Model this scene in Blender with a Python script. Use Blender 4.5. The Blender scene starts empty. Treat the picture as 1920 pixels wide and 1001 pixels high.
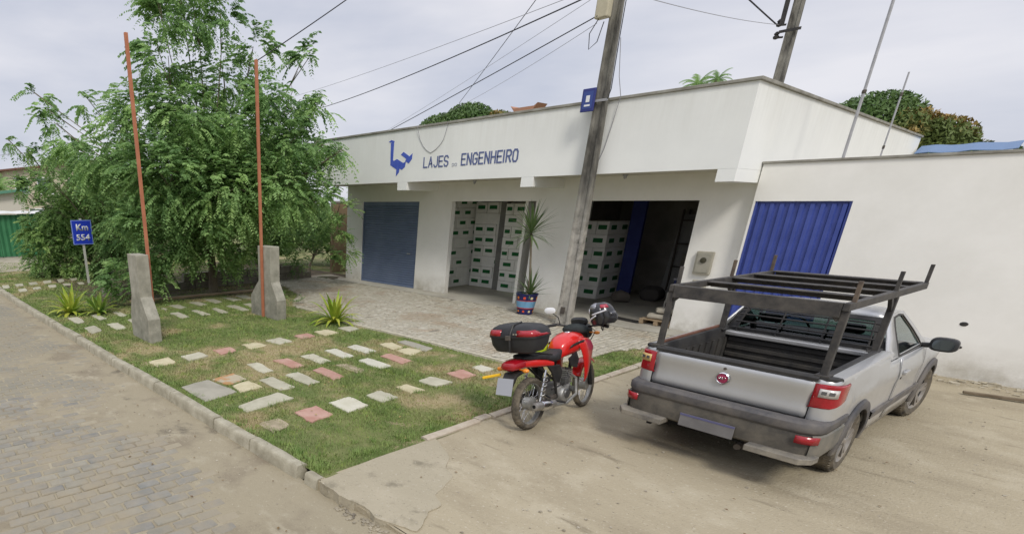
import bpy, math, random
import numpy as np
from mathutils import Vector, Matrix, Quaternion
R = math.radians
sc = bpy.context.scene
C = sc.collection
random.seed(7)
rng = np.random.default_rng(7)

# ------------------------------------------------------------------ camera
cam = bpy.data.cameras.new('camera')
cam.sensor_fit = 'HORIZONTAL'; cam.sensor_width = 36.0
cam.lens = 1025 / 1920 * 36.0
cam.shift_x = (960 - 573) / 1920
cam.shift_y = (777 - 500.5) / 1920
cam.clip_start = 0.05; cam.clip_end = 2000
cam_o = bpy.data.objects.new('camera', cam); C.objects.link(cam_o)
cam_o.location = (0, 0, 2.45)
cam_o.rotation_euler = (R(90 - 21.026), 0, R(53.824))
sc.camera = cam_o

# ------------------------------------------------------------------ world: overcast sky
SUN_EL, SUN_AZ = 46.0, 124.0      # azimuth from +Y towards +X
w = bpy.data.worlds.new('World'); sc.world = w; w.use_nodes = True
nt = w.node_tree; nt.nodes.clear()
out = nt.nodes.new('ShaderNodeOutputWorld'); bg = nt.nodes.new('ShaderNodeBackground')
sky = nt.nodes.new('ShaderNodeTexSky'); sky.sky_type = 'NISHITA'; sky.sun_disc = False
sky.sun_elevation = R(SUN_EL); sky.sun_rotation = R(SUN_AZ)
tc = nt.nodes.new('ShaderNodeTexCoord')
mp = nt.nodes.new('ShaderNodeMapping'); mp.inputs['Scale'].default_value = (1.0, 1.5, 5.0)
mp.inputs['Rotation'].default_value = (R(8), R(10), 0)
nz = nt.nodes.new('ShaderNodeTexNoise'); nz.inputs['Scale'].default_value = 1.7
nz.inputs['Detail'].default_value = 6; nz.inputs['Roughness'].default_value = 0.5
rp = nt.nodes.new('ShaderNodeValToRGB')
rp.color_ramp.elements[0].position = 0.36; rp.color_ramp.elements[0].color = (4.55, 4.8, 5.65, 1)
rp.color_ramp.elements[1].position = 0.66; rp.color_ramp.elements[1].color = (6.7, 6.65, 7.05, 1)
mx = nt.nodes.new('ShaderNodeMixRGB'); mx.inputs[0].default_value = 0.94
sep = nt.nodes.new('ShaderNodeSeparateXYZ')
mr = nt.nodes.new('ShaderNodeMapRange'); mr.inputs[1].default_value = 0.35; mr.inputs[2].default_value = 1.0
mr.inputs[3].default_value = 1.0; mr.inputs[4].default_value = 2.0
ml = nt.nodes.new('ShaderNodeVectorMath'); ml.operation = 'SCALE'
L = nt.links.new
L(tc.outputs['Generated'], mp.inputs['Vector']); L(mp.outputs[0], nz.inputs['Vector'])
L(nz.outputs['Fac'], rp.inputs[0]); L(sky.outputs[0], mx.inputs[1]); L(rp.outputs[0], mx.inputs[2])
L(tc.outputs['Generated'], sep.inputs[0]); L(sep.outputs[2], mr.inputs[0])
L(mx.outputs[0], ml.inputs[0]); L(mr.outputs[0], ml.inputs['Scale'])
L(ml.outputs[0], bg.inputs['Color']); bg.inputs['Strength'].default_value = 0.095
L(bg.outputs[0], out.inputs[0])

sd = bpy.data.lights.new('sun', 'SUN'); sd.energy = 1.5; sd.angle = R(14); sd.color = (1.0, 0.95, 0.86)
so = bpy.data.objects.new('sun', sd); C.objects.link(so)
dv = Vector((math.sin(R(SUN_AZ)) * math.cos(R(SUN_EL)), math.cos(R(SUN_AZ)) * math.cos(R(SUN_EL)), math.sin(R(SUN_EL))))
so.rotation_euler = dv.to_track_quat('Z', 'Y').to_euler()
so.location = (10, -6, 20)

vs = sc.view_settings
sc.display_settings.display_device = 'sRGB'
vs.view_transform = 'Standard'; vs.look = 'None'; vs.gamma = 1.0; vs.use_curve_mapping = False
vs.exposure = 0.38
sc.render.engine = 'CYCLES'
cy = sc.cycles
cy.use_denoising = True
try: cy.denoiser = 'OPENIMAGEDENOISE'
except Exception: pass
cy.max_bounces = 10; cy.diffuse_bounces = 8; cy.glossy_bounces = 3; cy.transmission_bounces = 4; cy.transparent_max_bounces = 6
cy.caustics_reflective = False; cy.caustics_refractive = False

# ------------------------------------------------------------------ materials
def M(name, c, c2=None, scale=5.0, rough=0.8, metal=0.0, bump=0.0, bscale=None, detail=5.0, lo=0.35, hi=0.65,
      coords='OBJ', dust=None, dust_z=None, stretch=None, spec=0.3, coat=0.0, rnd=0.0, rotr=None, dscale=3.0, trans=0.0, dstretch=None):
    m = bpy.data.materials.new(name); m.use_nodes = True
    t = m.node_tree; n = t.nodes; b = n['Principled BSDF']
    b.inputs['Roughness'].default_value = rough; b.inputs['Metallic'].default_value = metal
    b.inputs['Specular IOR Level'].default_value = spec
    if coat: b.inputs['Coat Weight'].default_value = coat; b.inputs['Coat Roughness'].default_value = 0.1
    if coords == 'OBJ': v = n.new('ShaderNodeTexCoord').outputs['Object']
    else: v = n.new('ShaderNodeNewGeometry').outputs['Position']
    if stretch:
        q = n.new('ShaderNodeMapping'); q.inputs['Scale'].default_value = stretch
        t.links.new(v, q.inputs['Vector']); v2 = q.outputs[0]
    else: v2 = v
    col = None
    if c2 is not None:
        a = n.new('ShaderNodeTexNoise'); a.inputs['Scale'].default_value = scale; a.inputs['Detail'].default_value = detail
        a.inputs['Roughness'].default_value = 0.65
        t.links.new(v2, a.inputs['Vector'])
        r = n.new('ShaderNodeValToRGB'); e = r.color_ramp.elements
        e[0].position = lo; e[0].color = (*c, 1); e[1].position = hi; e[1].color = (*c2, 1)
        t.links.new(a.outputs['Fac'], r.inputs[0]); col = r.outputs[0]
    else:
        x = n.new('ShaderNodeRGB'); x.outputs[0].default_value = (*c, 1); col = x.outputs[0]
    if rnd:
        oi = n.new('ShaderNodeObjectInfo'); hs = n.new('ShaderNodeHueSaturation'); k = n.new('ShaderNodeMapRange')
        k.inputs[3].default_value = 1 - rnd; k.inputs[4].default_value = 1 + rnd
        t.links.new(oi.outputs['Random'], k.inputs[0]); t.links.new(k.outputs[0], hs.inputs['Value'])
        t.links.new(col, hs.inputs['Color']); col = hs.outputs[0]
    if dust:
        a = n.new('ShaderNodeTexNoise'); a.inputs['Scale'].default_value = dscale; a.inputs['Detail'].default_value = 8
        a.inputs['Roughness'].default_value = 0.7
        if dstretch:
            q = n.new('ShaderNodeMapping'); q.inputs['Scale'].default_value = dstretch; t.links.new(v, q.inputs['Vector']); t.links.new(q.outputs[0], a.inputs['Vector'])
        else: t.links.new(v, a.inputs['Vector'])
        s = n.new('ShaderNodeSeparateXYZ'); t.links.new(v, s.inputs[0])
        k = n.new('ShaderNodeMapRange'); k.inputs[1].default_value = dust_z[0]; k.inputs[2].default_value = dust_z[1]
        k.inputs[3].default_value = dust_z[2]; k.inputs[4].default_value = dust_z[3]
        t.links.new(s.outputs[2], k.inputs[0])
        k2 = n.new('ShaderNodeMapRange'); k2.inputs[1].default_value = 0.3; k2.inputs[2].default_value = 0.7
        t.links.new(a.outputs['Fac'], k2.inputs[0])
        mu = n.new('ShaderNodeMath'); mu.operation = 'MULTIPLY'; mu.use_clamp = True
        t.links.new(k.outputs[0], mu.inputs[0]); t.links.new(k2.outputs[0], mu.inputs[1])
        mm = n.new('ShaderNodeMixRGB'); mm.inputs[2].default_value = (*dust, 1)
        t.links.new(mu.outputs[0], mm.inputs[0]); t.links.new(col, mm.inputs[1]); col = mm.outputs[0]
        r2 = n.new('ShaderNodeMapRange'); r2.inputs[3].default_value = rough; r2.inputs[4].default_value = 0.95
        t.links.new(mu.outputs[0], r2.inputs[0]); t.links.new(r2.outputs[0], b.inputs['Roughness'])
        if metal:
            r3 = n.new('ShaderNodeMapRange'); r3.inputs[3].default_value = metal; r3.inputs[4].default_value = 0
            t.links.new(mu.outputs[0], r3.inputs[0]); t.links.new(r3.outputs[0], b.inputs['Metallic'])
    t.links.new(col, b.inputs['Base Color'])
    if bump:
        a = n.new('ShaderNodeTexNoise'); a.inputs['Scale'].default_value = bscale or scale * 4; a.inputs['Detail'].default_value = 6
        t.links.new(v2, a.inputs['Vector'])
        bp = n.new('ShaderNodeBump'); bp.inputs['Strength'].default_value = min(1, bump); bp.inputs['Distance'].default_value = 0.01
        t.links.new(a.outputs['Fac'], bp.inputs['Height']); t.links.new(bp.outputs[0], b.inputs['Normal'])
    if trans:
        tr = n.new('ShaderNodeBsdfTranslucent'); mxs = n.new('ShaderNodeMixShader'); mxs.inputs[0].default_value = trans
        t.links.new(col, tr.inputs['Color']); o = n['Material Output']
        t.links.new(b.outputs[0], mxs.inputs[1]); t.links.new(tr.outputs[0], mxs.inputs[2]); t.links.new(mxs.outputs[0], o.inputs[0])
    return m

def layered(name, stops, rough=0.9, bump=0.4, bscale=60):
    """stops: base colour, then (colour, scale, lo, hi, stretch, seed) laid over it by world-position noise."""
    m = bpy.data.materials.new(name); m.use_nodes = True
    t = m.node_tree; n = t.nodes; b = n['Principled BSDF']; b.inputs['Roughness'].default_value = rough
    b.inputs['Specular IOR Level'].default_value = 0.2
    v = n.new('ShaderNodeNewGeometry').outputs['Position']
    x = n.new('ShaderNodeRGB'); x.outputs[0].default_value = (*stops[0], 1); col = x.outputs[0]
    for cc, s, lo, hi, st, seed in stops[1:]:
        q = n.new('ShaderNodeMapping'); q.inputs['Scale'].default_value = st; q.inputs['Location'].default_value = (seed, seed * .7, seed * .3)
        t.links.new(v, q.inputs['Vector'])
        a = n.new('ShaderNodeTexNoise'); a.inputs['Scale'].default_value = s; a.inputs['Detail'].default_value = 8; a.inputs['Roughness'].default_value = 0.62
        t.links.new(q.outputs[0], a.inputs['Vector'])
        k = n.new('ShaderNodeMapRange'); k.inputs[1].default_value = lo; k.inputs[2].default_value = hi; k.interpolation_type = 'SMOOTHSTEP'
        t.links.new(a.outputs['Fac'], k.inputs[0])
        mm = n.new('ShaderNodeMixRGB'); mm.inputs[2].default_value = (*cc, 1)
        t.links.new(k.outputs[0], mm.inputs[0]); t.links.new(col, mm.inputs[1]); col = mm.outputs[0]
    t.links.new(col, b.inputs['Base Color'])
    a = n.new('ShaderNodeTexNoise'); a.inputs['Scale'].default_value = bscale; a.inputs['Detail'].default_value = 8
    t.links.new(v, a.inputs['Vector'])
    bp = n.new('ShaderNodeBump'); bp.inputs['Strength'].default_value = bump; bp.inputs['Distance'].default_value = 0.012
    t.links.new(a.outputs['Fac'], bp.inputs['Height']); t.links.new(bp.outputs[0], b.inputs['Normal'])
    return m

def glass(name, c, rough=0.03):
    m = bpy.data.materials.new(name); m.use_nodes = True
    t = m.node_tree; n = t.nodes; n.remove(n['Principled BSDF'])
    g = n.new('ShaderNodeBsdfGlossy'); g.inputs['Roughness'].default_value = rough; g.inputs['Color'].default_value = (.9, .9, .9, 1)
    tr = n.new('ShaderNodeBsdfTransparent'); tr.inputs['Color'].default_value = (*c, 1)
    lw = n.new('ShaderNodeFresnel'); lw.inputs['IOR'].default_value = 1.5
    mxx = n.new('ShaderNodeMixShader'); L = t.links.new
    L(lw.outputs[0], mxx.inputs[0]); L(tr.outputs[0], mxx.inputs[1]); L(g.outputs[0], mxx.inputs[2]); L(mxx.outputs[0], n['Material Output'].inputs[0])
    return m

dirtc = (.24, .20, .14)
white_w = M('white_wall_paint', (.85,.84,.80), (.79,.78,.735), scale=1.3, rough=.85, coords='W', bump=.08, bscale=25, spec=.2,
            dust=(.36, .33, .26), dust_z=(0.0, 0.55, 1.1, 0.0), dscale=2.2)
white_f = M('fascia_white_paint', (.82,.83,.80), (.77,.78,.755), scale=.8, rough=.85, coords='W', bump=.06, bscale=20, spec=.2, dust=(.40,.38,.31), dust_z=(3.3, 4.3, 0.0, .24), dscale=3.5, dstretch=(2.2, 2.2, .18))
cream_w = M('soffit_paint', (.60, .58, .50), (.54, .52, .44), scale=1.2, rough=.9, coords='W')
inner_w = M('interior_paint', (.78,.77,.73), (.70,.69,.64), scale=1.5, rough=.9, coords='W')
dark_in = M('sooty_interior_paint', (.30,.28,.25), (.20,.19,.17), scale=1.6, rough=.9, coords='W')  # dark tone puts the back room's dimness into the wall colour
coping = M('coping_concrete', (.20, .19, .16), (.34, .33, .29), scale=3, rough=.9, coords='W', bump=.3)
concrete = M('cast_concrete', (.29,.275,.22), (.42,.40,.33), scale=3.5, rough=.9, coords='W', bump=.35, bscale=40, dust=(.13, .13, .10), dust_z=(0, 1.6, .9, .35), dscale=5)
concrete_l = M('pale_concrete', (.40, .38, .32), (.50, .47, .40), scale=4, rough=.9, coords='W', bump=.3, bscale=40)
kerb_m = M('kerb_concrete', (.27,.245,.18), (.42,.39,.30), scale=5, rough=.92, coords='W', bump=.5, bscale=50)
pole_m = M('utility_pole_concrete', (.07,.066,.058), (.23,.22,.19), scale=5, rough=.9, coords='W', bump=.6, bscale=45, stretch=(1, 1, .35),
           dust=(.38, .36, .32), dust_z=(1.8, 2.7, 1.5, 0), dscale=6)
pole_g = M('pole_groove_concrete', (.24, .235, .21), (.36, .35, .31), scale=6, rough=.9, coords='W', bump=.3)
orange_m = M('orange_painted_steel', (.43,.17,.09), (.36,.13,.07), scale=6, rough=.6, coords='W')
blue_gate = M('blue_gate_paint', (.04,.065,.27), (.055,.085,.33), scale=3, rough=.45, coords='W', spec=.5)
blue_shut = M('blue_shutter_paint', (.12,.16,.25), (.155,.20,.30), scale=2, rough=.5, coords='W', spec=.4)
blue_sign = M('blue_sign_face', (.02, .05, .50), rough=.5)
sign_wh = M('sign_white', (.75, .76, .78), rough=.5)
letter_b = M('painted_letter_blue', (.10, .13, .27), (.13, .16, .31), scale=8, rough=.8, coords='W')
letter_f = M('faded_letter_grey', (.42, .44, .50), rough=.9)
logo_b = M('logo_blue', (.055, .10, .46), (.09, .14, .52), scale=6, rough=.7, coords='W')
foam = M('expanded_foam', (.84,.84,.80), (.78,.78,.73), scale=4, rough=.9, coords='W', rnd=.06)
green_t = M('green_label', (.012, .13, .035), rough=.6)
soil = M('soil', (.06, .045, .03), (.10, .08, .05), scale=20, rough=1, bump=.6)
steel_dk = M('dark_steel', (.05, .045, .042), (.09, .08, .072), scale=8, rough=.65, metal=.3, dust=(.16, .13, .10), dust_z=(0, 2, .5, .5), dscale=9)
wood = M('weathered_wood', (.28, .20, .12), (.38, .29, .19), scale=6, rough=.9, stretch=(1, 1, 6), bump=.3)
wood_r = M('reddish_wood', (.13,.06,.04), (.18,.09,.06), scale=8, rough=.8)
black_p = M('black_plastic', (.018, .018, .02), (.028, .028, .03), scale=6, rough=.5, dust=(.10, .09, .075), dust_z=(0, 2, .35, .35), dscale=9)
black_r = M('tyre_rubber', (.02, .02, .02), (.035, .033, .03), scale=9, rough=.85, dust=(.20, .17, .125), dust_z=(-1, 1, 1.0, 1.0), dscale=9)
wire_m = M('wire_black', (.03, .03, .035), rough=.7)
wire_g = M('wire_grey', (.28, .28, .30), rough=.7)
galv = M('galvanised_tube', (.34, .34, .35), (.42, .42, .43), scale=8, rough=.5, metal=.4)

# ground
road_m = layered('road_sand', [(.305,.265,.185), ((.225,.19,.135), 1.1, .48, .66, (1, 1, 1), 3), ((.36,.32,.235), 2.3, .52, .7, (1, 1.6, 1), 9), ((.15,.13,.095), 1.7, .57, .72, (1, 1, 1), 21), ((.40,.36,.27), 40, .60, .72, (1,1,1), 2), ((.14,.12,.085), 46, .62, .74, (1,1,1), 8)], bump=.6, bscale=70)
drive_m = layered('sandy_driveway', [(.365,.315,.22), ((.305,.26,.18), .9, .45, .66, (.6, 1.6, 1), 5), ((.41,.36,.26), 1.7, .52, .7, (1, 1, 1), 15), ((.225,.19,.13), 2.6, .58, .74, (.5, 1.8, 1), 31), ((.45,.405,.31), 30, .57, .70, (1, 1, 1), 2), ((.16,.135,.095), 38, .60, .72, (1, 1, 1), 8), ((.13,.11,.08), 9, .70, .78, (1, 1, 1), 77)], bump=.75, bscale=48)
slab_m = layered('corner_slab_concrete', [(.35,.31,.225), ((.39,.345,.255), 1.5, .45, .7, (1, 1, 1), 2), ((.22,.195,.14), 3.5, .53, .68, (1, 1, 1), 7), ((.42,.38,.30), 34, .58, .7, (1, 1, 1), 2), ((.17,.15,.11), 42, .6, .72, (1, 1, 1), 8)], bump=.6, bscale=50)
ground_m = layered('bare_ground', [(.33,.30,.22), ((.16,.19,.08), .25, .45, .6, (1,1,1), 3)])
lawn_m = layered('lawn_soil', [(.17,.18,.07), ((.13,.155,.055), 2.0, .4, .6, (1,1,1), 4), ((.33,.27,.155), .75, .50, .64, (1,1,1), 11), ((.36,.28,.18), 2.2, .60, .72, (1,1,1), 18)], bump=.6, bscale=90)
mortar_m = layered('mortar', [(.22, .20, .16), ((.30, .27, .21), 1.2, .4, .65, (1, 1, 1), 6)])
apron_m = layered('apron_concrete', [(.42, .40, .34), ((.34, .32, .27), 1.4, .45, .65, (1, 1, 1), 4)], bump=.25)
floor_m = layered('shop_floor_concrete', [(.46,.44,.37), ((.32, .30, .26), 1.0, .45, .65, (1, 1, 1), 4)], bump=.15)

# ------------------------------------------------------------------ mesh helpers
class MB:
    def __init__(s): s.v = []; s.f = []
    def add(s, vs_, fs):
        o = len(s.v); s.v += [tuple(p) for p in vs_]; s.f += [tuple(i + o for i in q) for q in fs]; return s
    def box(s, x0, x1, y0, y1, z0, z1):
        return s.add([(x0,y0,z0),(x1,y0,z0),(x1,y1,z0),(x0,y1,z0),(x0,y0,z1),(x1,y0,z1),(x1,y1,z1),(x0,y1,z1)],
                     [(0,3,2,1),(4,5,6,7),(0,1,5,4),(1,2,6,5),(2,3,7,6),(3,0,4,7)])
    def bar(s, p, q, w_, h, up=(0,0,1)):
        p, q = Vector(p), Vector(q); d = (q - p).normalized(); u = Vector(up)
        a = d.cross(u)
        if a.length < 1e-4: a = d.cross(Vector((1,0,0)))
        a.normalize(); b = a.cross(d).normalized(); a *= w_/2; b *= h/2
        vs_ = [c_ + i*a + j*b for c_ in (p, q) for i, j in ((-1,-1),(1,-1),(1,1),(-1,1))]
        return s.add(vs_, [(0,1,2,3),(7,6,5,4),(0,4,5,1),(1,5,6,2),(2,6,7,3),(3,7,4,0)])
    def tube(s, path, r, n=8, closed=False, caps=True):
        P = [Vector(p) for p in path]; m = len(P); rr = r if isinstance(r, (list, tuple)) else [r]*m
        rings = []; ref = None
        for i, p in enumerate(P):
            if closed: d = P[(i+1) % m] - P[i-1]
            else: d = P[min(i+1, m-1)] - P[max(i-1, 0)]
            d.normalize()
            if ref is None: ref = d.orthogonal().normalized()
            a = (ref - d*ref.dot(d))
            if a.length < 1e-5: a = d.orthogonal()
            a.normalize(); ref = a; b = d.cross(a)
            rings.append([p + rr[i]*(math.cos(2*math.pi*k/n)*a + math.sin(2*math.pi*k/n)*b) for k in range(n)])
        vs_ = [v for r_ in rings for v in r_]; fs = []
        for i in range(m if closed else m-1):
            j = (i+1) % m
            for k in range(n): fs.append((i*n+k, i*n+(k+1) % n, j*n+(k+1) % n, j*n+k))
        if not closed and caps: fs += [tuple(range(n))[::-1], tuple((m-1)*n+k for k in range(n))]
        return s.add(vs_, fs)
    def lathe(s, prof, c=(0,0,0), axis='z', n=24, a0=0, a1=2*math.pi):
        full = abs(a1-a0-2*math.pi) < 1e-6; m = n if full else n+1; vs_ = []
        for r, h in prof:
            for k in range(m):
                t = a0 + (a1-a0)*k/n; u, v = r*math.cos(t), r*math.sin(t)
                p = {'z': (u, v, h), 'x': (h, u, v), 'y': (v, h, u)}[axis]
                vs_.append((c[0]+p[0], c[1]+p[1], c[2]+p[2]))
        fs = []
        for i in range(len(prof)-1):
            for k in range(n):
                k2 = (k+1) % m if full else k+1
                fs.append((i*m+k, i*m+k2, (i+1)*m+k2, (i+1)*m+k))
        return s.add(vs_, fs)
    def loft(s, st, n=16, caps=True):
        """st: (y, cx, cz, hw, hh, power) superellipse rings along y."""
        vs_ = []
        for y, cx, cz, hw, hh, pw in st:
            for k in range(n):
                t = 2*math.pi*k/n; a, b = math.cos(t), math.sin(t)
                vs_.append((cx + hw*math.copysign(abs(a)**pw, a), y, cz + hh*math.copysign(abs(b)**pw, b)))
        fs = [(i*n+k, i*n+(k+1) % n, (i+1)*n+(k+1) % n, (i+1)*n+k) for i in range(len(st)-1) for k in range(n)]
        if caps: fs += [tuple(range(n))[::-1], tuple((len(st)-1)*n+k for k in range(n))]
        return s.add(vs_, fs)
    def prism(s, poly, a, b, ax='y'):
        n = len(poly)
        def P(u, v, h): return {'y': (u, h, v), 'x': (h, u, v), 'z': (u, v, h)}[ax]
        return s.add([P(u, v, a) for u, v in poly] + [P(u, v, b) for u, v in poly],
                     [tuple(range(n))[::-1], tuple(range(n, 2*n))] + [(i, (i+1) % n, n+(i+1) % n, n+i) for i in range(n)])
    def grid(s, G):
        a, b = len(G), len(G[0])
        return s.add([p for r in G for p in r], [(i*b+j, i*b+j+1, (i+1)*b+j+1, (i+1)*b+j) for i in range(a-1) for j in range(b-1)])
    def ring(s, outer, inner):
        n = len(outer)
        return s.add(list(outer)+list(inner), [(i, (i+1) % n, n+(i+1) % n, n+i) for i in range(n)])
    def sphere(s, c, r, n=16, m=10):
        r = r if isinstance(r, (tuple, list)) else (r, r, r); vs_ = []
        for i in range(m+1):
            p = math.pi*i/m
            for k in range(n):
                t = 2*math.pi*k/n
                vs_.append((c[0]+r[0]*math.sin(p)*math.cos(t), c[1]+r[1]*math.sin(p)*math.sin(t), c[2]+r[2]*math.cos(p)))
        return s.add(vs_, [(i*n+k, (i+1)*n+k, (i+1)*n+(k+1) % n, i*n+(k+1) % n) for i in range(m) for k in range(n)])
    def build(s, name, mat, parent=None, smooth=False, bevel=0, solid=0, merge=False, sub=0, seg=2):
        me = bpy.data.meshes.new(name); me.from_pydata(s.v, [], s.f)
        if mat: me.materials.append(mat)
        if merge or True:
            import bmesh
            bm = bmesh.new(); bm.from_mesh(me)
            if merge: bmesh.ops.remove_doubles(bm, verts=bm.verts, dist=1e-5)
            bmesh.ops.recalc_face_normals(bm, faces=bm.faces); bm.to_mesh(me); bm.free()
        if smooth:
            me.polygons.foreach_set('use_smooth', [True]*len(me.polygons))
            try: me.set_sharp_from_angle(angle=R(38))
            except Exception: pass
        o = bpy.data.objects.new(name, me); C.objects.link(o)
        if parent: o.parent = parent
        if solid:
            d = o.modifiers.new('solid', 'SOLIDIFY'); d.thickness = solid; d.offset = -1
        if bevel:
            d = o.modifiers.new('bevel', 'BEVEL'); d.width = bevel; d.segments = seg; d.limit_method = 'ANGLE'; d.angle_limit = R(35)
        if sub:
            d = o.modifiers.new('sub', 'SUBSURF'); d.levels = d.render_levels = sub
        return o

def tag(o, label=None, cat=None, group=None, kind=None):
    if label: o['label'] = label
    if cat: o['category'] = cat
    if group: o['group'] = group
    if kind: o['kind'] = kind
    return o
def empty(name, loc=(0,0,0), rz=0, **k):
    o = bpy.data.objects.new(name, None); C.objects.link(o); o.location = loc; o.rotation_euler = (0, 0, rz); o.empty_display_size = .2
    return tag(o, **k)
def npmesh(name, V, F, mat, parent=None, cols=None):
    """V (n,3) float, F (m,k) int, k = 3 or 4"""
    me = bpy.data.meshes.new(name); k = F.shape[1]; m = len(F)
    me.vertices.add(len(V)); me.vertices.foreach_set('co', V.astype(np.float32).ravel())
    me.loops.add(m*k); me.loops.foreach_set('vertex_index', F.astype(np.int32).ravel())
    me.polygons.add(m); me.polygons.foreach_set('loop_start', np.arange(0, m*k, k, dtype=np.int32))
    me.update(calc_edges=True); me.materials.append(mat)
    o = bpy.data.objects.new(name, me); C.objects.link(o)
    if parent: o.parent = parent
    return o
def copy_tree(o, parent=None):
    c = o.copy(); C.objects.link(c)
    if parent: c.parent = parent
    for ch in list(o.children): copy_tree(ch, c)
    return c
def inpoly(x, y, poly):
    r = np.zeros(len(x), bool); n = len(poly)
    for i in range(n):
        x1, y1 = poly[i]; x2, y2 = poly[(i+1) % n]
        if y1 == y2: continue
        c_ = ((y1 > y) != (y2 > y)) & (x < (x2-x1)*(y-y1)/(y2-y1)+x1)
        r ^= c_
    return r

def add_tone(m):
    """per-leaf tone stored on the mesh: some leaves are older and darker, some fresh"""
    t = m.node_tree; n = t.nodes; b = n['Principled BSDF']; src = b.inputs['Base Color'].links[0].from_socket
    at = n.new('ShaderNodeAttribute'); at.attribute_name = 'tone'; hs = n.new('ShaderNodeHueSaturation'); k = n.new('ShaderNodeMapRange'); k.inputs[3].default_value = .62; k.inputs[4].default_value = 1.42
    k2 = n.new('ShaderNodeMapRange'); k2.inputs[3].default_value = .515; k2.inputs[4].default_value = .475
    t.links.new(at.outputs['Fac'], k.inputs[0]); t.links.new(k.outputs[0], hs.inputs['Value']); t.links.new(at.outputs['Fac'], k2.inputs[0]); t.links.new(k2.outputs[0], hs.inputs['Hue']); t.links.new(src, hs.inputs['Color'])
    for l in list(src.links):
        if l.to_node.name != hs.name: s_ = l.to_socket; t.links.new(hs.outputs[0], s_)
def set_tone(o, vals):
    a = o.data.attributes.new('tone', 'FLOAT', 'POINT'); a.data.foreach_set('value', vals.astype(np.float32))

# ------------------------------------------------------------------ the ground
b = MB(); G = []
b.add([(-400,-400,-.16),(400,-400,-.16),(400,500,-.16),(-400,500,-.16)], [(0,1,2,3)])
tag(b.build('ground', ground_m), kind='structure')

def relief(x0, x1, y0, y1, step, z, amp, sc_, seed=0, rise=None):
    from mathutils import noise
    nx, ny = max(2, int((x1-x0)/step)+1), max(2, int((y1-y0)/step)+1); G = []
    for i in range(ny):
        row = []
        for j in range(nx):
            x = x0+(x1-x0)*j/(nx-1); y = y0+(y1-y0)*i/(ny-1)
            h = noise.noise(Vector((x*sc_+seed, y*sc_, seed)))*amp + noise.noise(Vector((x*sc_*5+seed, y*sc_*5, seed)))*amp*.3
            if rise: h += rise(x, y)
            row.append((x, y, z+h))
        G.append(row)
    return G
def ramp(x, y):            # the road rises to the driveway to the right of the kerb end
    if x < -3.55: t = 0
    else: t = min(1, (x+3.55)/.9)
    return t*.07*min(1, max(0, (y-1.7)/1.1))
b = MB(); b.grid(relief(-13, 6, -6.2, 2.84, .11, -.108, .008, 1.1, 3, ramp)); b.grid(relief(-60, -13, -6.2, 2.6, 1.2, -.108, .004, .5, 3))
road = tag(b.build('road', road_m, smooth=True), kind='structure')
b = MB(); b.grid(relief(-3.70, 9, 2.86, 12.62, .09, -.002, .014, .8, 8))
b.box(-3.70, 9, 2.84, 2.86, -.2, -.012)
drive = tag(b.build('driveway', drive_m, smooth=True), kind='structure')
# corner slab with a broken front edge
from mathutils import noise as mnoise
sl = [(-3.64,2.83),(-3.35,2.80),(-3.05,2.86),(-2.86,2.81),(-2.64,2.87),(-2.5,2.95),(-2.62,3.3),(-2.8,3.55),(-2.95,3.9),(-3.2,4.15),(-3.45,4.35),(-3.69,4.5),(-3.70,3.6)]
sl2 = []
for i in range(len(sl)):
    a_, c_ = Vector(sl[i]), Vector(sl[(i+1) % len(sl)])
    for j in range(6):
        q_ = a_.lerp(c_, j/6); k_ = 0 if q_.x < -3.6 else .035
        sl2.append((q_.x+k_*mnoise.noise(Vector((q_.x*6, q_.y*6, 1)))*2, q_.y+k_*mnoise.noise(Vector((q_.x*6, q_.y*6, 5)))*2))
sl = sl2
b = MB(); n_ = len(sl); b.add([(x, y, .009) for x, y in sl]+[(x, y, -.1) for x, y in sl], [tuple(range(n_))]+[(i, (i+1) % n_, n_+(i+1) % n_, n_+i) for i in range(n_)])
tag(b.build('pavement_slab', slab_m, bevel=.01), kind='structure')
# rubble along the broken edge
from mathutils import noise as mnoise
b = MB()
for i in range(150):
    x = random.uniform(-3.3, -1.9); y = 2.80 - abs(random.gauss(0, .05)) + .03*mnoise.noise(Vector((x*4, 0, 0))); s_ = random.uniform(.004, .02)
    z = -.110+ramp(x, y)
    vs_ = [(x+random.uniform(.6, 1)*s_*a, y+random.uniform(.6, 1)*s_*c_, z+s_*d*random.uniform(.5, 1)) for a in (-1, 1) for c_ in (-1, 1) for d in (-.3, .9)]
    b.add(vs_, [(0,1,3,2),(4,6,7,5),(0,4,5,1),(2,3,7,6),(0,2,6,4),(1,5,7,3)])
tag(b.build('rubble', M('broken_asphalt', (.15,.13,.10), (.34,.30,.22), scale=9, rough=.95, coords='W')), kind='stuff')

# lawn sheet
kerb_line = [(-46,2.25),(-24,2.42),(-17.6,2.47),(-14.2,2.52),(-12,2.57),(-10.78,2.62),(-9.49,2.62),(-8.03,2.69),(-5.63,2.74),(-4.86,2.77),(-3.98,2.80),(-3.70,2.82)]
def kerb_y(x): return float(np.interp(x, [p[0] for p in kerb_line], [p[1] for p in kerb_line]))
b = MB(); G = []
xs = np.concatenate([np.linspace(-46, -16, 20), np.arange(-15.9, -3.71, .12), [-3.665]])
for i in range(64):
    row = []
    for x in xs:
        y0 = kerb_y(x)+.1; y = y0+(13.2-y0)*i/63
        row.append((x, y, .0 + .012*mnoise.noise(Vector((x*.9, y*.9, 2))) + .006*mnoise.noise(Vector((x*5, y*5, 2)))))
    G.append(row)
b.grid(G)
b.add([(-46,13.2,-.005),(-15.3,13.2,-.005),(-15.3,60,-.005),(-46,60,-.005)], [(0,1,2,3)])
lawn = tag(b.build('lawn', lawn_m, smooth=True), kind='structure')
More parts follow.
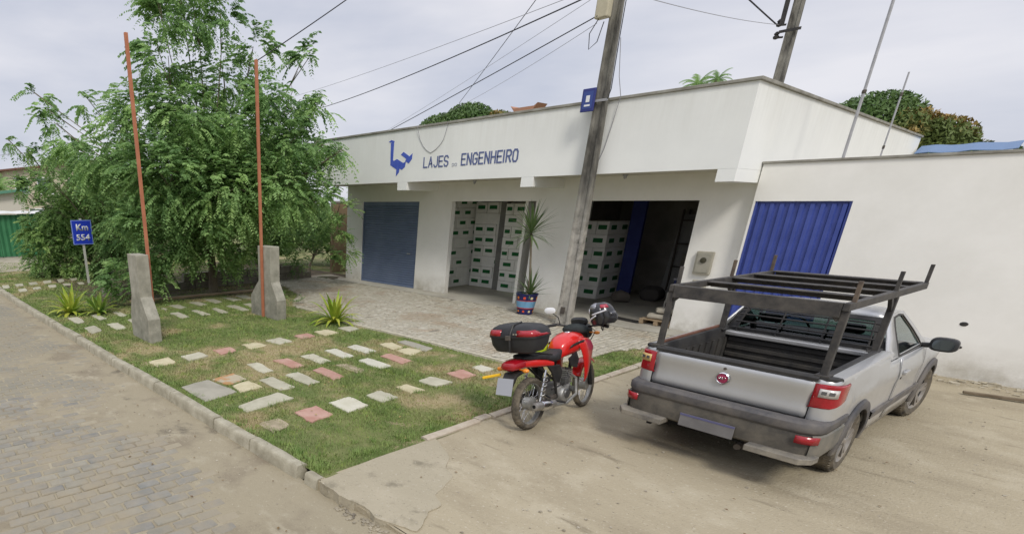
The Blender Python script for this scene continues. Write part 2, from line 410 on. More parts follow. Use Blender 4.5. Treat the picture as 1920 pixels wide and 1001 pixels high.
b = MB(); b.add([(-15.2,12.8,-.03),(9,12.8,-.03),(9,60,-.03),(-15.2,60,-.03)], [(0,1,2,3)])
tag(b.build('yard_ground', drive_m), kind='structure')

# kerb: separate stones along the line
kerb = empty('kerb', (0, 0, 0), kind='structure')
x = -3.98; lens = []
def kstone(x0, x1, parent, mat=kerb_m, dz=0, wd=.13):
    y0, y1 = kerb_y(x0), kerb_y(x1); b = MB(); m = max(2, int(abs(x1-x0)/.14)); rows = []
    for j in range(m+1):
        t = j/m; x = x0+(x1-x0)*t; y = y0+(y1-y0)*t
        n1 = .009*mnoise.noise(Vector((x*3, 7, 0))); n2 = .007*mnoise.noise(Vector((x*4, 3, 5)))
        rows.append([(x,y-.012+n1,-.16),(x,y+n1,-.03),(x,y+.006+n1,.012+n2+dz),(x,y+.02+n1,.026+n2+dz),(x,y+wd-.02+n2,.028+n2+dz),(x,y+wd+n2,.016+n2+dz),(x,y+wd+n2,-.12)])
    b.grid(rows); a = len(rows[0]); e = len(rows)*a
    b.f += [tuple(range(a))[::-1], tuple(range(e-a, e))]
    return b.build('kerb_stone', mat, parent, smooth=True)
i = 0
for ln in [.88, .80, 1.25, .55, .98, .75, 1.2, .82, .9, .85, .92, .88, 1.0, .9, .86, .95, .9, 1.0, .93, 1.05, .9, 1.0, .95]:
    kstone(x-ln+.025, x, kerb, dz=random.uniform(-.008, .006)); x -= ln
b = kstone(-3.86, -3.68, kerb, dz=-.02, wd=.1)
far_k = kstone(-46, x, kerb); far_k['kind'] = 'stuff'
# driveway edging strip along the lawn
edge = empty('edging_strip', (0, 0, 0), kind='structure')
ys = [4.35, 5.3, 5.55, 6.6, 7.45, 8.4, 9.3, 10.3, 11.3]
for i in range(len(ys)-1):
    b = MB(); G = []
    for j in range(9):
        y = ys[i]+.012+(ys[i+1]-ys[i]-.024)*j/8; n1 = .012*mnoise.noise(Vector((y*3, 1, 0)))
        sh = .03 if i == 1 else 0
        G.append([(-3.78+n1-sh,y,-.05),(-3.78+n1-sh,y,.022),(-3.765+n1-sh,y,.034),(-3.69+n1-sh,y,.032),(-3.675+n1-sh,y,.02),(-3.67+n1-sh,y,-.05)])
    b.grid(G); b.f += [tuple(range(6))[::-1], tuple(range(48, 54))]
    b.build('edging_stone', M('edging_concrete%d' % i, (.36,.30,.23), (.47,.42,.34), scale=5, rough=.9, coords='W', bump=.3) if i == 0 else bpy.data.materials['edging_concrete0'], edge, smooth=True)

# stepping stones in the lawn
STONES = [('y',[(-8.623,3.074),(-8.693,3.458),(-8.293,3.434),(-8.249,3.079)]),
('g',[(-8.638,3.658),(-8.701,4.047),(-8.374,4.056),(-8.293,3.643)]),
('r',[(-8.695,4.296),(-8.692,4.646),(-8.385,4.612),(-8.329,4.27)]),
('y',[(-8.739,4.912),(-8.742,5.237),(-8.409,5.276),(-8.336,4.883)]),
('g',[(-8.753,5.451),(-8.797,5.82),(-8.397,5.83),(-8.359,5.491)]),
('r',[(-8.792,6.124),(-8.806,6.48),(-8.494,6.449),(-8.411,6.123)]),
('y',[(-8.832,6.665),(-8.838,7.037),(-8.439,7.019),(-8.411,6.61)]),
('g',[(-8.831,7.3),(-8.798,7.647),(-8.488,7.613),(-8.421,7.228)]),
('g',[(-7.524,4.304),(-7.514,4.521),(-6.952,4.463),(-6.929,4.258)]),
('r',[(-7.468,4.78),(-7.44,5.069),(-6.893,5.016),(-6.888,4.793)]),
('g',[(-7.443,5.324),(-7.436,5.601),(-6.857,5.54),(-6.857,5.299)]),
('w',[(-7.478,5.876),(-7.482,6.127),(-6.892,6.077),(-6.87,5.81)]),
('w',[(-7.477,6.4),(-7.484,6.648),(-6.895,6.616),(-6.885,6.341)]),
('y',[(-7.253,7.01),(-7.23,7.308),(-6.805,7.2),(-6.802,6.886)]),
('y',[(-6.75,6.914),(-6.754,7.269),(-6.427,7.285),(-6.342,6.883)]),
('b',[(-7.212,7.413),(-7.194,7.631),(-6.466,7.59),(-6.374,7.288)]),
('g',[(-6.674,4.016),(-6.689,4.275),(-6.087,4.273),(-6.093,4.006)]),
('g',[(-6.67,4.476),(-6.691,4.733),(-6.066,4.702),(-6.061,4.473)]),
('r',[(-6.638,4.979),(-6.66,5.195),(-6.054,5.163),(-6.03,4.916)]),
('t',[(-6.671,5.47),(-6.629,5.683),(-6.105,5.675),(-6.117,5.442)]),
('w',[(-6.629,5.927),(-6.652,6.172),(-6.056,6.16),(-6.048,5.898)]),
('r',[(-6.647,6.439),(-6.642,6.686),(-6.076,6.646),(-6.058,6.367)]),
('b',[(-7.061,2.951),(-7.138,3.432),(-6.383,3.499),(-6.294,2.957)]),
('o',[(-7.108,3.473),(-7.226,3.898),(-6.813,3.905),(-6.733,3.531)]),
('y',[(-6.676,3.564),(-6.736,3.888),(-6.371,3.894),(-6.344,3.512)]),
('g',[(-5.898,3.207),(-6.024,3.933),(-5.712,3.98),(-5.627,3.198)]),
('t',[(-5.233,3.114),(-5.228,3.413),(-4.955,3.399),(-4.884,3.104)]),
('r',[(-5.262,3.673),(-5.29,4.046),(-4.903,4.026),(-4.865,3.635)]),
('y2',[(-5.289,4.245),(-5.313,4.625),(-4.905,4.596),(-4.862,4.22)]),
('g',[(-5.23,4.837),(-5.254,5.145),(-4.901,5.147),(-4.883,4.815)]),
('y',[(-5.238,5.416),(-5.239,5.644),(-4.897,5.659),(-4.91,5.384)]),
('g',[(-5.254,5.913),(-5.294,6.226),(-4.911,6.263),(-4.917,5.91)]),
('r',[(-5.274,6.548),(-5.261,6.928),(-4.913,6.836),(-4.928,6.48)]),
('y2',[(-5.259,7.139),(-5.26,7.38),(-4.964,7.334),(-4.972,7.054)]),
('g',[(-12.482,5.092),(-12.497,5.328),(-11.795,5.296),(-11.73,5.073)]),
('g',[(-12.558,5.682),(-12.51,5.837),(-11.771,5.813),(-11.754,5.593)]),
('g',[(-12.465,6.209),(-12.468,6.352),(-11.73,6.291),(-11.745,6.099)]),
('g',[(-12.615,6.685),(-12.622,6.951),(-11.755,6.87),(-11.737,6.628)]),
('g',[(-12.579,7.17),(-12.58,7.372),(-12.023,7.34),(-11.995,7.092)]),
('g',[(-13.249,5.192),(-13.266,5.261),(-13.042,5.29),(-12.937,5.164)]),
('g',[(-13.505,5.507),(-13.482,5.776),(-12.965,5.767),(-12.91,5.563)]),
('g',[(-13.694,6.159),(-13.592,6.404),(-13.025,6.361),(-13.022,6.128)]),
('g',[(-13.879,6.66),(-13.761,6.932),(-13.2,6.897),(-13.113,6.643)]),
('g',[(-13.838,7.213),(-13.745,7.408),(-13.192,7.489),(-13.139,7.193)]),
('g',[(-13.948,7.72),(-13.826,8.008),(-13.314,7.883),(-13.211,7.573)]),
('g',[(-13.428,4.029),(-13.482,4.159),(-12.867,4.204),(-12.721,4.024)]),
('g',[(-13.442,3.514),(-13.476,3.663),(-12.704,3.681),(-12.617,3.479)]),
('g',[(-13.297,2.96),(-13.301,3.194),(-12.658,3.18),(-12.517,2.985)]),
('g',[(-12.101,3.471),(-12.094,3.73),(-11.419,3.688),(-11.392,3.467)]),
('g',[(-12.001,2.969),(-12.107,3.218),(-11.513,3.212),(-11.313,2.949)]),
('g',[(-12.282,3.989),(-12.318,4.118),(-11.808,4.121),(-11.807,3.956)]),
('g',[(-20.116,2.662),(-20.22,2.878),(-19.507,2.8),(-19.361,2.596)]),
('g',[(-20.297,3.066),(-20.315,3.302),(-19.742,3.243),(-19.619,2.989)]),
('g',[(-20.443,3.508),(-20.454,3.765),(-19.846,3.683),(-19.771,3.42)]),
('g',[(-20.577,3.992),(-20.623,4.252),(-19.906,4.127),(-19.825,3.86)]),
('g',[(-20.709,4.465),(-20.812,4.701),(-20.037,4.571),(-19.911,4.351)]),
('g',[(-20.831,4.89),(-20.818,5.167),(-20.259,5.08),(-20.081,4.791)]),
('g',[(-18.927,2.927),(-19.101,3.185),(-18.441,3.111),(-18.287,2.856)]),
('g',[(-19.091,3.367),(-19.165,3.61),(-18.667,3.545),(-18.6,3.309)]),
('g',[(-19.362,3.871),(-19.386,4.127),(-18.853,4.036),(-18.735,3.787)]),
('g',[(-19.47,4.346),(-19.458,4.588),(-18.909,4.49),(-18.894,4.262)]),
('g',[(-19.535,4.827),(-19.545,5.008),(-18.99,4.928),(-18.925,4.722)])]
smat = {'y': M('sandstone_cream', (.42,.37,.23), (.52,.47,.32), scale=5, coords='W', rough=.9, bump=.4, rnd=.06),
        'y2': M('sandstone_pale', (.46,.44,.34), (.54,.52,.43), scale=5, coords='W', rough=.9, bump=.4, rnd=.05),
        'g': M('slate_grey', (.36,.34,.255), (.46,.44,.34), scale=4, coords='W', rough=.9, bump=.4, rnd=.10),
        'w': M('pale_stone', (.47,.455,.37), (.55,.535,.445), scale=4, coords='W', rough=.9, bump=.4, rnd=.05),
        'b': M('blue_grey_slab', (.27,.255,.205), (.34,.32,.26), scale=3, coords='W', rough=.9, bump=.3, rnd=.05),
        'r': M('pink_sandstone', (.37,.20,.155), (.45,.29,.235), scale=4, coords='W', rough=.9, bump=.4, rnd=.08),
        't': M('mossy_stone', (.24,.21,.13), (.40,.33,.24), scale=6, coords='W', rough=.95, bump=.5),
        'o': M('orange_stained_stone', (.40,.22,.10), (.40,.35,.25), scale=3, coords='W', rough=.9, bump=.4, lo=.44, hi=.54)}
slabs = {'y': 'cream sandstone slab', 'r': 'pink sandstone slab', 'o': 'slab with an orange stain', 'b': 'dark blue-grey slab', 't': 'mossy slab half sunk in the turf'}
SB = []
for k, q in STONES:
    zt = .008 if k == 't' else .017
    P = []                                # slightly ragged outline
    for i in range(4):
        a, c_ = Vector(q[i]), Vector(q[(i+1) % 4]); m = 4
        for j in range(m):
            p = a.lerp(c_, j/m)
            d = random.uniform(-.017, .014) if j else random.uniform(-.022, .004)
            nrm = Vector((-(c_-a).y, (c_-a).x)).normalized(); p += nrm*d
            P.append((p.x, p.y))
    b = MB(); n_ = len(P); tx, ty = random.uniform(-.012, .012), random.uniform(-.012, .012)
    cx = sum(p[0] for p in P)/n_; cy_ = sum(p[1] for p in P)/n_
    inn = [(cx+(x-cx)*.965, cy_+(y-cy_)*.965) for x, y in P]
    H = lambda x, y: zt+(x-cx)*tx+(y-cy_)*ty
    b.add([(x, y, H(x, y)+.005) for x, y in inn]+[(x, y, H(x, y)-.002) for x, y in P]+[(x, y, -.04) for x, y in P],
          [tuple(range(n_))]+[(i, (i+1) % n_, n_+(i+1) % n_, n_+i) for i in range(n_)]+[(n_+i, n_+(i+1) % n_, 2*n_+(i+1) % n_, 2*n_+i) for i in range(n_)])
    o = b.build('paving_stone', smat[k], lawn)
    if k in slabs: o['label'] = slabs[k]
    SB.append((min(p[0] for p in P), max(p[0] for p in P), min(p[1] for p in P), max(p[1] for p in P), k))

# cobbled forecourt
fc = [(-16.6,11.2),(-15.8,10.3),(-14.2,9.75),(-12.9,9.2),(-11.9,8.25),(-11.3,8.05),(-10.3,8.0),(-9.0,7.78),(-8.0,7.85),(-7,7.87),(-6.1,7.85),(-5.2,7.82),(-4.95,7.86),(-4.55,8.6),(-4.42,9.27),(-4.42,10.0),(-4.25,10.54),(-3.78,11.4),(-3.72,12.2),(-15.0,12.2),(-15.2,12.9),(-16.3,13.1)]
b = MB(); n_ = len(fc); b.add([(x, y, .014) for x, y in fc]+[(x, y, -.05) for x, y in fc], [tuple(range(n_))]+[(i, (i+1) % n_, n_+(i+1) % n_, n_+i) for i in range(n_)])
fore = tag(b.build('forecourt', mortar_m), kind='structure')
st = .105; nx, ny = int(12.9/st), int(5.6/st)
gx = -16.6+np.arange(nx+1)*st; gy = 7.7+np.arange(ny+1)*st
PX, PY = np.meshgrid(gx, gy); PX = PX+rng.uniform(-.032, .032, PX.shape); PY = PY+rng.uniform(-.032, .032, PY.shape)
V = []; F = []
for i in range(ny):
    for j in range(nx):
        q = [(PX[i,j],PY[i,j]),(PX[i,j+1],PY[i,j+1]),(PX[i+1,j+1],PY[i+1,j+1]),(PX[i+1,j],PY[i+1,j])]
        cx = sum(p[0] for p in q)/4; cy_ = sum(p[1] for p in q)/4
        if cy_ > 12.15 or not inpoly(np.array([cx]), np.array([cy_]), fc)[0]: continue
        if abs((cx+.12*(cy_-10)) % 1.9) < .05 and random.random() < .8: continue       # worn joint lines
        h = .024+random.uniform(0, .012); s_ = random.uniform(.80, .9)
        o = len(V)
        for zz, f_ in ((.010, s_+.08), (h, s_-.02)):
            V += [(cx+(x-cx)*f_, cy_+(y-cy_)*f_, zz+random.uniform(-.002, .002)) for x, y in q]
        F += [(o+4,o+5,o+6,o+7),(o,o+1,o+5,o+4),(o+1,o+2,o+6,o+5),(o+2,o+3,o+7,o+6),(o+3,o,o+4,o+7)]
o = npmesh('cobbles', np.array(V), np.array(F), layered('limestone_cobbles', [(.40,.37,.295), ((.49,.46,.385), 6, .5, .62, (1,1,1), 3), ((.27,.245,.19), 9, .55, .68, (1,1,1), 6), ((.34,.285,.21), .8, .5, .66, (1,1,1), 9), ((.46,.30,.22), 3.1, .66, .72, (.4,1.5,1), 19)], bump=.5, bscale=60), fore)
o['kind'] = 'stuff'
b = MB()
for i in range(14):      # thin border of the cobbles against the turf
    xa, xb = -11.2+i*.445, -11.2+(i+1)*.445-.008
    ya = float(np.interp(xa, [-11.3,-10.3,-9,-8,-7,-6.1,-5.2], [8.05,8.0,7.78,7.85,7.87,7.85,7.82])); yb = float(np.interp(xb, [-11.3,-10.3,-9,-8,-7,-6.1,-5.2], [8.05,8.0,7.78,7.85,7.87,7.85,7.82]))
    MBb = MB(); MBb.bar((xa,ya-.02,.018), (xb,yb-.02,.018), .05, .05); MBb.build('border_stone', pole_g if False else M('border_concrete', (.46,.42,.32), (.56,.52,.42), scale=6, coords='W') if i == 0 else bpy.data.materials['border_concrete'], fore)
b = MB(); b.box(-15.0, -3.73, 12.2, 12.755, -.05, .035)
tag(b.build('apron_pavement', apron_m, bevel=.008), kind='structure')

# road pavers: courses run across the road
pav_m = [M('granite_paver_%s' % k, c1, c2, scale=7, coords='W', rough=.9, bump=.5, bscale=60, rnd=.14, dust=(.29,.25,.18), dust_z=(-1, 1, 1.25, 1.25), dscale=1.7) for k, c1, c2 in
         (('blue', (.155,.165,.165), (.22,.225,.22)), ('grey', (.20,.195,.17), (.28,.27,.225)), ('tan', (.28,.245,.175), (.33,.29,.21)))]
cand = []
lw, cw = .225, .142
for i in range(int(15.5/cw)):
    X = -2.9-i*cw
    for j in range(-24, 12):
        Y = j*lw + (i % 2)*lw*.5 + .1
        if Y > kerb_y(X)-.25 or Y < -6: continue
        # kept only where the picture can show it
        d = math.hypot(X, Y)
        buried = mnoise.noise(Vector((X*.55, Y*.55, 4)))*.9 + mnoise.noise(Vector((X*1.7, Y*1.7, 9)))*.45 + (Y-1.35)*.62 - .12*max(0, -X-7)
        clear = math.exp(-((X+5.25)**2/1.5+(Y-1.45)**2/.35))
        if Y > -.01*X*0 - 1.9+.33*(-X-3.0)*0 and buried-clear*1.6 > .2: continue
        hor = -X*.807+Y*.59          # distance along the view
        side = X*.59+Y*.807
        if hor < 1.2 or side/hor < -.66: continue
        cand.append((d, X, Y, buried-clear*1.4, clear))
cand.sort()
protos = {}
def paver_geo(sx, sy, h):
    b = MB(); a = [(-.5,-.42),(-.42,-.5),(.42,-.5),(.5,-.42),(.5,.42),(.42,.5),(-.42,.5),(-.5,.42)]
    jit = [(x*sx+random.uniform(-.006,.006), y*sy+random.uniform(-.006,.006)) for x, y in a]
    n_ = 8; b.add([(x*.9, y*.94, 0) for x, y in jit]+[(x, y, -.009) for x, y in jit]+[(x, y, -.06) for x, y in jit],
                  [tuple(range(n_))]+[(i, (i+1) % n_, n_+(i+1) % n_, n_+i) for i in range(n_)]+[(n_+i, n_+(i+1) % n_, 2*n_+(i+1) % n_, 2*n_+i) for i in range(n_)])
    return b
P12 = []
for k in range(12):
    P12.append(paver_geo(cw-.018, lw-.020, 0))
meshes = {}
restV = []; restF = []
for idx, (d, X, Y, bur, clr) in enumerate(cand):
    g_ = P12[idx*7 % 12]; z = -.1015+.007*clr - .007*max(0, min(1, bur*2+.6)) + random.uniform(-.004, .004) + ramp(X, Y)
    rz = random.uniform(-.04, .04)
    if idx < 300:
        k = 0 if random.random() < .45 else 1
        if bur > 0 and random.random() < .6: k = 2 if random.random() < .5 else 1
        key = (idx*7 % 12, k)
        if key not in meshes:
            o = g_.build('paver', pav_m[k], road); meshes[key] = o.data
        else:
            o = bpy.data.objects.new('paver', meshes[key]); C.objects.link(o); o.parent = road
        o.location = (X, Y, z); o.rotation_euler = (random.uniform(-.02,.02), random.uniform(-.02,.02), rz)
    else:
        q = len(restV); cs, sn = math.cos(rz), math.sin(rz)
        restV += [(X+x*cs-y*sn, Y+x*sn+y*cs, z+zz) for x, y, zz in g_.v]
        restF += [tuple(i+q for i in f) for f in g_.f]
b = MB(); b.v = restV; b.f = restF
o = b.build('far_pavers', M('granite_paver_far', (.19,.19,.17), (.27,.245,.19), scale=2.2, coords='W', rough=.9, bump=.5, bscale=60, dust=(.28,.245,.175), dust_z=(-1, 1, 1.3, 1.3), dscale=1.3), road); o['kind'] = 'stuff'

# ------------------------------------------------------------------ the shop
FY, WY = 11.5, 12.76
shop = empty('shop_building', (-9.4, 12.76, 0), label='white single-storey shop with a deep fascia and blue painted name', cat='shop building')
def P(name, mb, mat, parent=shop, **k):
    o = mb.build(name, mat, None, **k)
    if parent is not None:
        o.parent = parent; o.matrix_parent_inverse = Matrix.Translation(-Vector(parent.location))
    return o
def P2(name, mb, mat, parent, root=shop, **k):          # sub-part of a part whose origin is at world zero
    o = mb.build(name, mat, None, **k); o.parent = parent; return o
DOORS = [(-14.3,-11.83),(-10.63,-8.08),(-7.05,-4.63)]
T = .16
b = MB(); x = -15.06
for a, c_ in DOORS+[(-3.74, None)]:
    b.box(x, a, WY, WY+T, 0, 2.52); x = c_ if c_ else x
b.box(-15.06, -3.74, WY, WY+T, 2.52, 3.0)
P('front_wall', b, white_w)
b = MB(); b.box(-15.06, -14.9, WY+T, 24.8, 0, 3.0); b.box(-15.06, -3.9, 24.8, 24.91, 0, 4.2); P('rear_wall', b, white_w)
b = MB(); b.box(-3.90, -3.74, WY+T, 24.8, 0, 3.0); b.box(-3.90, -3.74, FY+.12, 24.91, 3.0, 4.255)
P('side_wall', b, white_f)
b = MB(); b.box(-15.19, -3.74, FY, FY+.12, 3.0, 4.255); b.box(-15.19, -15.05, FY+.12, 24.91, 3.0, 4.255)
fascia = P('fascia', b, white_f)
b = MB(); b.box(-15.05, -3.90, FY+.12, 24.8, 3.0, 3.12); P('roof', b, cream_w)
for a, c_ in ((-11.51,-11.15),(-7.73,-7.43),(-4.02,-3.74)):
    b = MB(); b.box(a, c_, FY, WY-.002, 2.80, 2.998); P('bracket', b, white_f, bevel=.004)
b = MB(); b.box(-15.23,-3.70,FY-.035,FY+.15,4.257,4.305); P('coping', b, coping, bevel=.006)
b = MB(); b.box(-3.93,-3.70,FY+.153,24.94,4.257,4.305); P('coping', b, coping, bevel=.006)
# hairline joint of the beam line + soffit lamps
for x in (-5.75, -9.35):
    b = MB(); b.lathe([(.001,2.998),(.05,2.998),(.05,2.975),(.03,2.96),(.028,2.93),(.012,2.915),(.001,2.91)], (x,12.0,0), n=12); P('ceiling_lamp_holder', b, galv, smooth=True)
# roller shutter
fr = MB()
for xx in (-14.3, -11.88): fr.box(xx, xx+.05, WY+.05, WY+.09, 0, 2.52)
fr.box(-14.25, -11.88, WY+.05, WY+.10, 2.40, 2.52)
sh = P('roller_shutter', fr, blue_shut)
b = MB(); G = []; n_ = 34
for i in range(n_):
    z0 = .03+i*2.37/n_; h = 2.37/n_
    for dz, dy in ((0,.0),(.1*h,-.012),(.5*h,-.022),(.9*h,-.012),(.98*h,0)):
        G.append([(-14.26, WY+.085+dy, z0+dz), (-11.87, WY+.085+dy, z0+dz)])
b.grid(G); P2('shutter_curtain', b, blue_shut, sh, smooth=False)
b = MB(); b.box(-12.25,-12.12,WY+.045,WY+.062,1.02,1.05); P2('handle', b, galv, sh)
b = MB(); b.box(-14.25,-11.88,WY+.04,WY+.11,.0,.06); P2('bottom_bar', b, blue_shut, sh)
# interior
b = MB(); b.box(-14.9, -3.9, WY+.0, 24.8, -.04, .03); P('floor', b, floor_m)
b = MB(); b.box(-12.6,-12.5,WY+T,17.0,.03,3.0); b.box(-12.5,-8.47,15.75,15.85,.03,3.0); P('interior_wall', b, inner_w)
b = MB(); b.box(-8.47,-8.39,WY+T,16.0,.03,3.0); P('interior_wall', b, inner_w)
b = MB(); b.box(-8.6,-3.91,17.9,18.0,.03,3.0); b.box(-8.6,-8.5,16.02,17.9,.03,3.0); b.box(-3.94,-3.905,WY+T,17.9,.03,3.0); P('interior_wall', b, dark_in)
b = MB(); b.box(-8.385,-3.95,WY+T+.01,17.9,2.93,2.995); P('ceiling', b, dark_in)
b = MB(); b.box(-10.36,-10.16,14.62,14.9,.03,3.0); P('column', b, M('column_concrete', (.16,.16,.15), (.22,.22,.2), scale=4, coords='W'))  # dark grey upright standing in for the shadowed gap between the stacks
b = MB(); b.box(-7.32,-6.98,16.0,16.1,.03,2.95); P('column', b, M('blue_column_paint', (.03,.04,.16), (.04,.055,.2), scale=3, coords='W'))
# lettering and emblem painted on the fascia
def text(s_, x0, x1, z0, z1, y, mat, name, parent, ax='y', bold=0.0, thick=.003, flip=False):
    cu = bpy.data.curves.new('t', 'FONT'); cu.body = s_; cu.extrude = 0; cu.offset = bold; cu.resolution_u = 4
    t = bpy.data.objects.new('t', cu); C.objects.link(t)
    dg = bpy.context.evaluated_depsgraph_get(); me = bpy.data.meshes.new_from_object(t.evaluated_get(dg))
    bpy.data.objects.remove(t); bpy.data.curves.remove(cu)
    co = np.array([v.co[:] for v in me.vertices]); lo, hi = co.min(0), co.max(0)
    sx = (x1-x0)/(hi[0]-lo[0]); sz = (z1-z0)/(hi[1]-lo[1])
    for v in me.vertices:
        u = x0+(v.co.x-lo[0])*sx; h = z0+(v.co.y-lo[1])*sz
        v.co = (u, y, h) if ax == 'y' else (y, u, h)
    me.materials.clear(); me.materials.append(mat); me.name = name
    o = bpy.data.objects.new(name, me); C.objects.link(o)
    d = o.modifiers.new('s', 'SOLIDIFY'); d.thickness = thick; d.offset = 0
    if parent: o.parent = parent
    return o
STROKES = {'L': [[(0,1),(0,0),(1,0)]], 'A': [[(0,0),(.5,1),(1,0)],[(.2,.33),(.8,.33)]], 'J': [[(1,1),(1,.2),(.75,0),(.3,0),(.05,.2)]],
 'E': [[(1,1),(0,1),(0,0),(1,0)],[(0,.52),(.85,.52)]], 'S': [[(1,.82),(.75,1),(.25,1),(0,.82),(0,.62),(.2,.52),(.8,.45),(1,.35),(1,.18),(.75,0),(.25,0),(0,.18)]],
 'N': [[(0,0),(0,1),(1,0),(1,1)]], 'G': [[(1,.82),(.75,1),(.25,1),(0,.8),(0,.2),(.25,0),(.75,0),(1,.2),(1,.48),(.55,.48)]], 'H': [[(0,0),(0,1)],[(1,0),(1,1)],[(0,.52),(1,.52)]],
 'I': [[(0,0),(0,1)]], 'R': [[(0,0),(0,1),(.75,1),(1,.85),(1,.62),(.75,.5),(0,.5)],[(.5,.5),(1,0)]], 'O': [[(.25,0),(.75,0),(1,.2),(1,.8),(.75,1),(.25,1),(0,.8),(0,.2),(.25,0)]],
 'D': [[(0,0),(0,1),(.65,1),(1,.75),(1,.25),(.65,0),(0,0)]]}
def sign_writing(word, x0, x1, z0, z1, sw, mat, gap=.28):
    ws = [.12 if c_ == 'I' else 1 for c_ in word]; tot = sum(ws)+gap*1.6*(len(word)-1); u = (x1-x0-sw)/tot; x = x0+sw/2
    for c_, w_ in zip(word, ws):
        b = MB()
        for k, st_ in enumerate(STROKES[c_]):
            pts = [(x+(0 if c_ == 'I' else px)*u, z0+sw/2+pz*(z1-z0-sw)) for px, pz in st_]
            for i in range(len(pts)-1):
                p, q = Vector(pts[i]), Vector(pts[i+1]); d = (q-p).normalized()*sw*.38
                yy = FY-.004-.0006*((i+k) % 3)
                b.bar((p.x-d.x, yy, p.y-d.y), (q.x+d.x, yy, q.y+d.y), .004, sw, up=(d.y, 0, -d.x))
        P2('letter', b, mat, fascia); x += (w_+gap*1.6)*u
sign_writing('LAJES', -10.62, -9.80, 3.31, 3.57, .034, letter_b)
sign_writing('DO', -9.685, -9.53, 3.31, 3.38, .014, letter_f)
sign_writing('ENGENHEIRO', -9.42, -7.87, 3.31, 3.58, .036, letter_b, .30)
LG = [[(-11.834,3.974),(-11.701,3.998),(-11.713,3.976),(-11.722,3.552),(-11.814,3.438)],
      [(-11.719,3.56),(-11.692,3.534),(-11.571,3.578),(-11.334,3.469),(-11.234,3.502),(-11.266,3.368),(-11.372,3.303),(-11.462,3.337),(-11.472,3.25),(-11.581,3.151),(-11.574,3.324),(-11.811,3.436)],
      [(-11.917,4.014),(-11.819,4.052),(-11.703,4.021),(-11.70,4.0),(-11.789,3.983),(-11.85,3.995)],
      [(-11.439,3.673),(-11.34,3.735),(-11.119,3.615),(-11.015,3.685),(-11.029,3.547),(-11.133,3.445),(-11.262,3.511),(-11.233,3.564)]]
b = MB()
for p in LG: b.prism(p, FY-.006, FY-.001)
P2('emblem', b, logo_b, fascia)
# right-hand wall with the gate
rw = empty('boundary_wall', (-1, 12.6, 0), label='long white yard wall right of the shop with a thin coping', cat='wall')
b = MB(); b.box(-3.72,-3.69,12.58,12.74,0,3.10); b.box(-3.69,-2.40,12.58,12.74,2.50,3.10); b.box(-2.40,9,12.58,12.74,-.05,3.10)
o = P('wall_face', b, white_w, rw)
b = MB(); b.box(-3.735,9,12.55,12.77,3.102,3.14); P('coping', b, coping, rw, bevel=.005)
for x, z, r_ in ((-.73,.80,.045),(-.68,.46,.03)):
    b = MB(); b.sphere((x,12.577,z), (r_,.008,r_*.7), 10, 6); P('hole', b, black_p, rw)
gate = empty('yard_gate', (-3.05, 12.62, 0), label='closed blue corrugated metal gate in the white yard wall', cat='gate')
b = MB(); G = []; xx = -3.665; prof = []
while xx < -2.43:
    prof += [(xx, 0), (xx+.045, 0), (xx+.06, -.03), (xx+.11, -.03), (xx+.125, 0)]; xx += .137
b.grid([[(u, 12.64+dy, .06) for u, dy in prof], [(u, 12.64+dy, 2.46) for u, dy in prof]])
P('gate_sheet', b, blue_gate, gate, solid=.003)
b = MB(); b.box(-3.688,-3.655,12.60,12.66,.04,2.498); b.box(-2.435,-2.402,12.60,12.66,.04,2.498); b.box(-3.655,-2.435,12.655,12.69,2.455,2.498); b.box(-3.655,-2.435,12.655,12.69,.04,.09); b.box(-3.655,-2.435,12.655,12.69,1.2,1.25)
P('gate_frame', b, blue_gate, gate)
# meter boxes
mb1 = M('meter_box_beige', (.40,.38,.31), (.34,.32,.26), scale=6, coords='W', rough=.6)
def meterbox(x0, x1, z0, z1, label):
    t = empty('meter_box', ((x0+x1)/2, WY, z0), label=label, cat='electricity meter')
    w_, h = (x1-x0)/2, z1-z0
    b = MB(); b.box(-w_,w_,-.07,-.001,0,h); b.build('case', mb1, t, bevel=.012)
    b = MB(); b.box(-w_*.8,w_*.8,-.082,-.068,h*.08,h*.92); b.build('door', M('meter_door', (.36,.34,.28), (.30,.29,.24), scale=9, rough=.5), t, bevel=.006)
    b = MB(); b.lathe([(.001,-.105),(.045,-.105),(.055,-.08),(.055,-.07)], (0,0,h*.62) if h > .3 else (0,0,h*.5), 'y', 16); 
    if h > .3: b.build('dial_window', glass('meter_glass', (.5,.5,.45)), t)
meterbox(-4.44,-4.15,1.17,1.60,'larger beige electricity meter box on the white pillar by the dark doorway')
meterbox(-4.40,-4.16,.90,1.06,'small beige box on the white pillar beneath the larger meter box')

# ------------------------------------------------------------------ foam blocks in the two open rooms
ORD = ['lowest','second','third','fourth','fifth','sixth','seventh','eighth','ninth']
def blk(w_, d, h, face):
    t = empty('foam_block', (0,0,0)); b = MB(); b.box(-w_/2,w_/2,0,d,0,h); b.build('block', foam, t, bevel=.004, seg=1)
    b = MB()
    if face == 'f': q_ = min(.13, w_*.36); b.box(-q_,q_,-.002,0,h*.38,h*.72)
    b.build('paper_label', green_t, t)
    if d > 1.1:
        for y_ in (.15, .72): b = MB(); b.box(w_/2,w_/2+.002,y_,y_+.27,h*.36,h*.7); b.build('side_label', green_t, t)
    return t
proto = None
def place(x, y, z, rz, label, w_, d, h, group, drop_label=False):
    global proto
    key = (w_, d, h)
    if key not in pro: pro[key] = blk(w_, d, h, 'f')
    t = copy_tree(pro[key])
    t.location = (x, y, z); t.rotation_euler = (0, 0, rz)
    tag(t, label=label, cat='foam block', group=group)
    if drop_label:
        for ch in list(t.children):
            if ch.name.startswith('paper_label'): bpy.data.objects.remove(ch)
pro = {}
bh = .305
COLN = ('left','middle','right','far right')
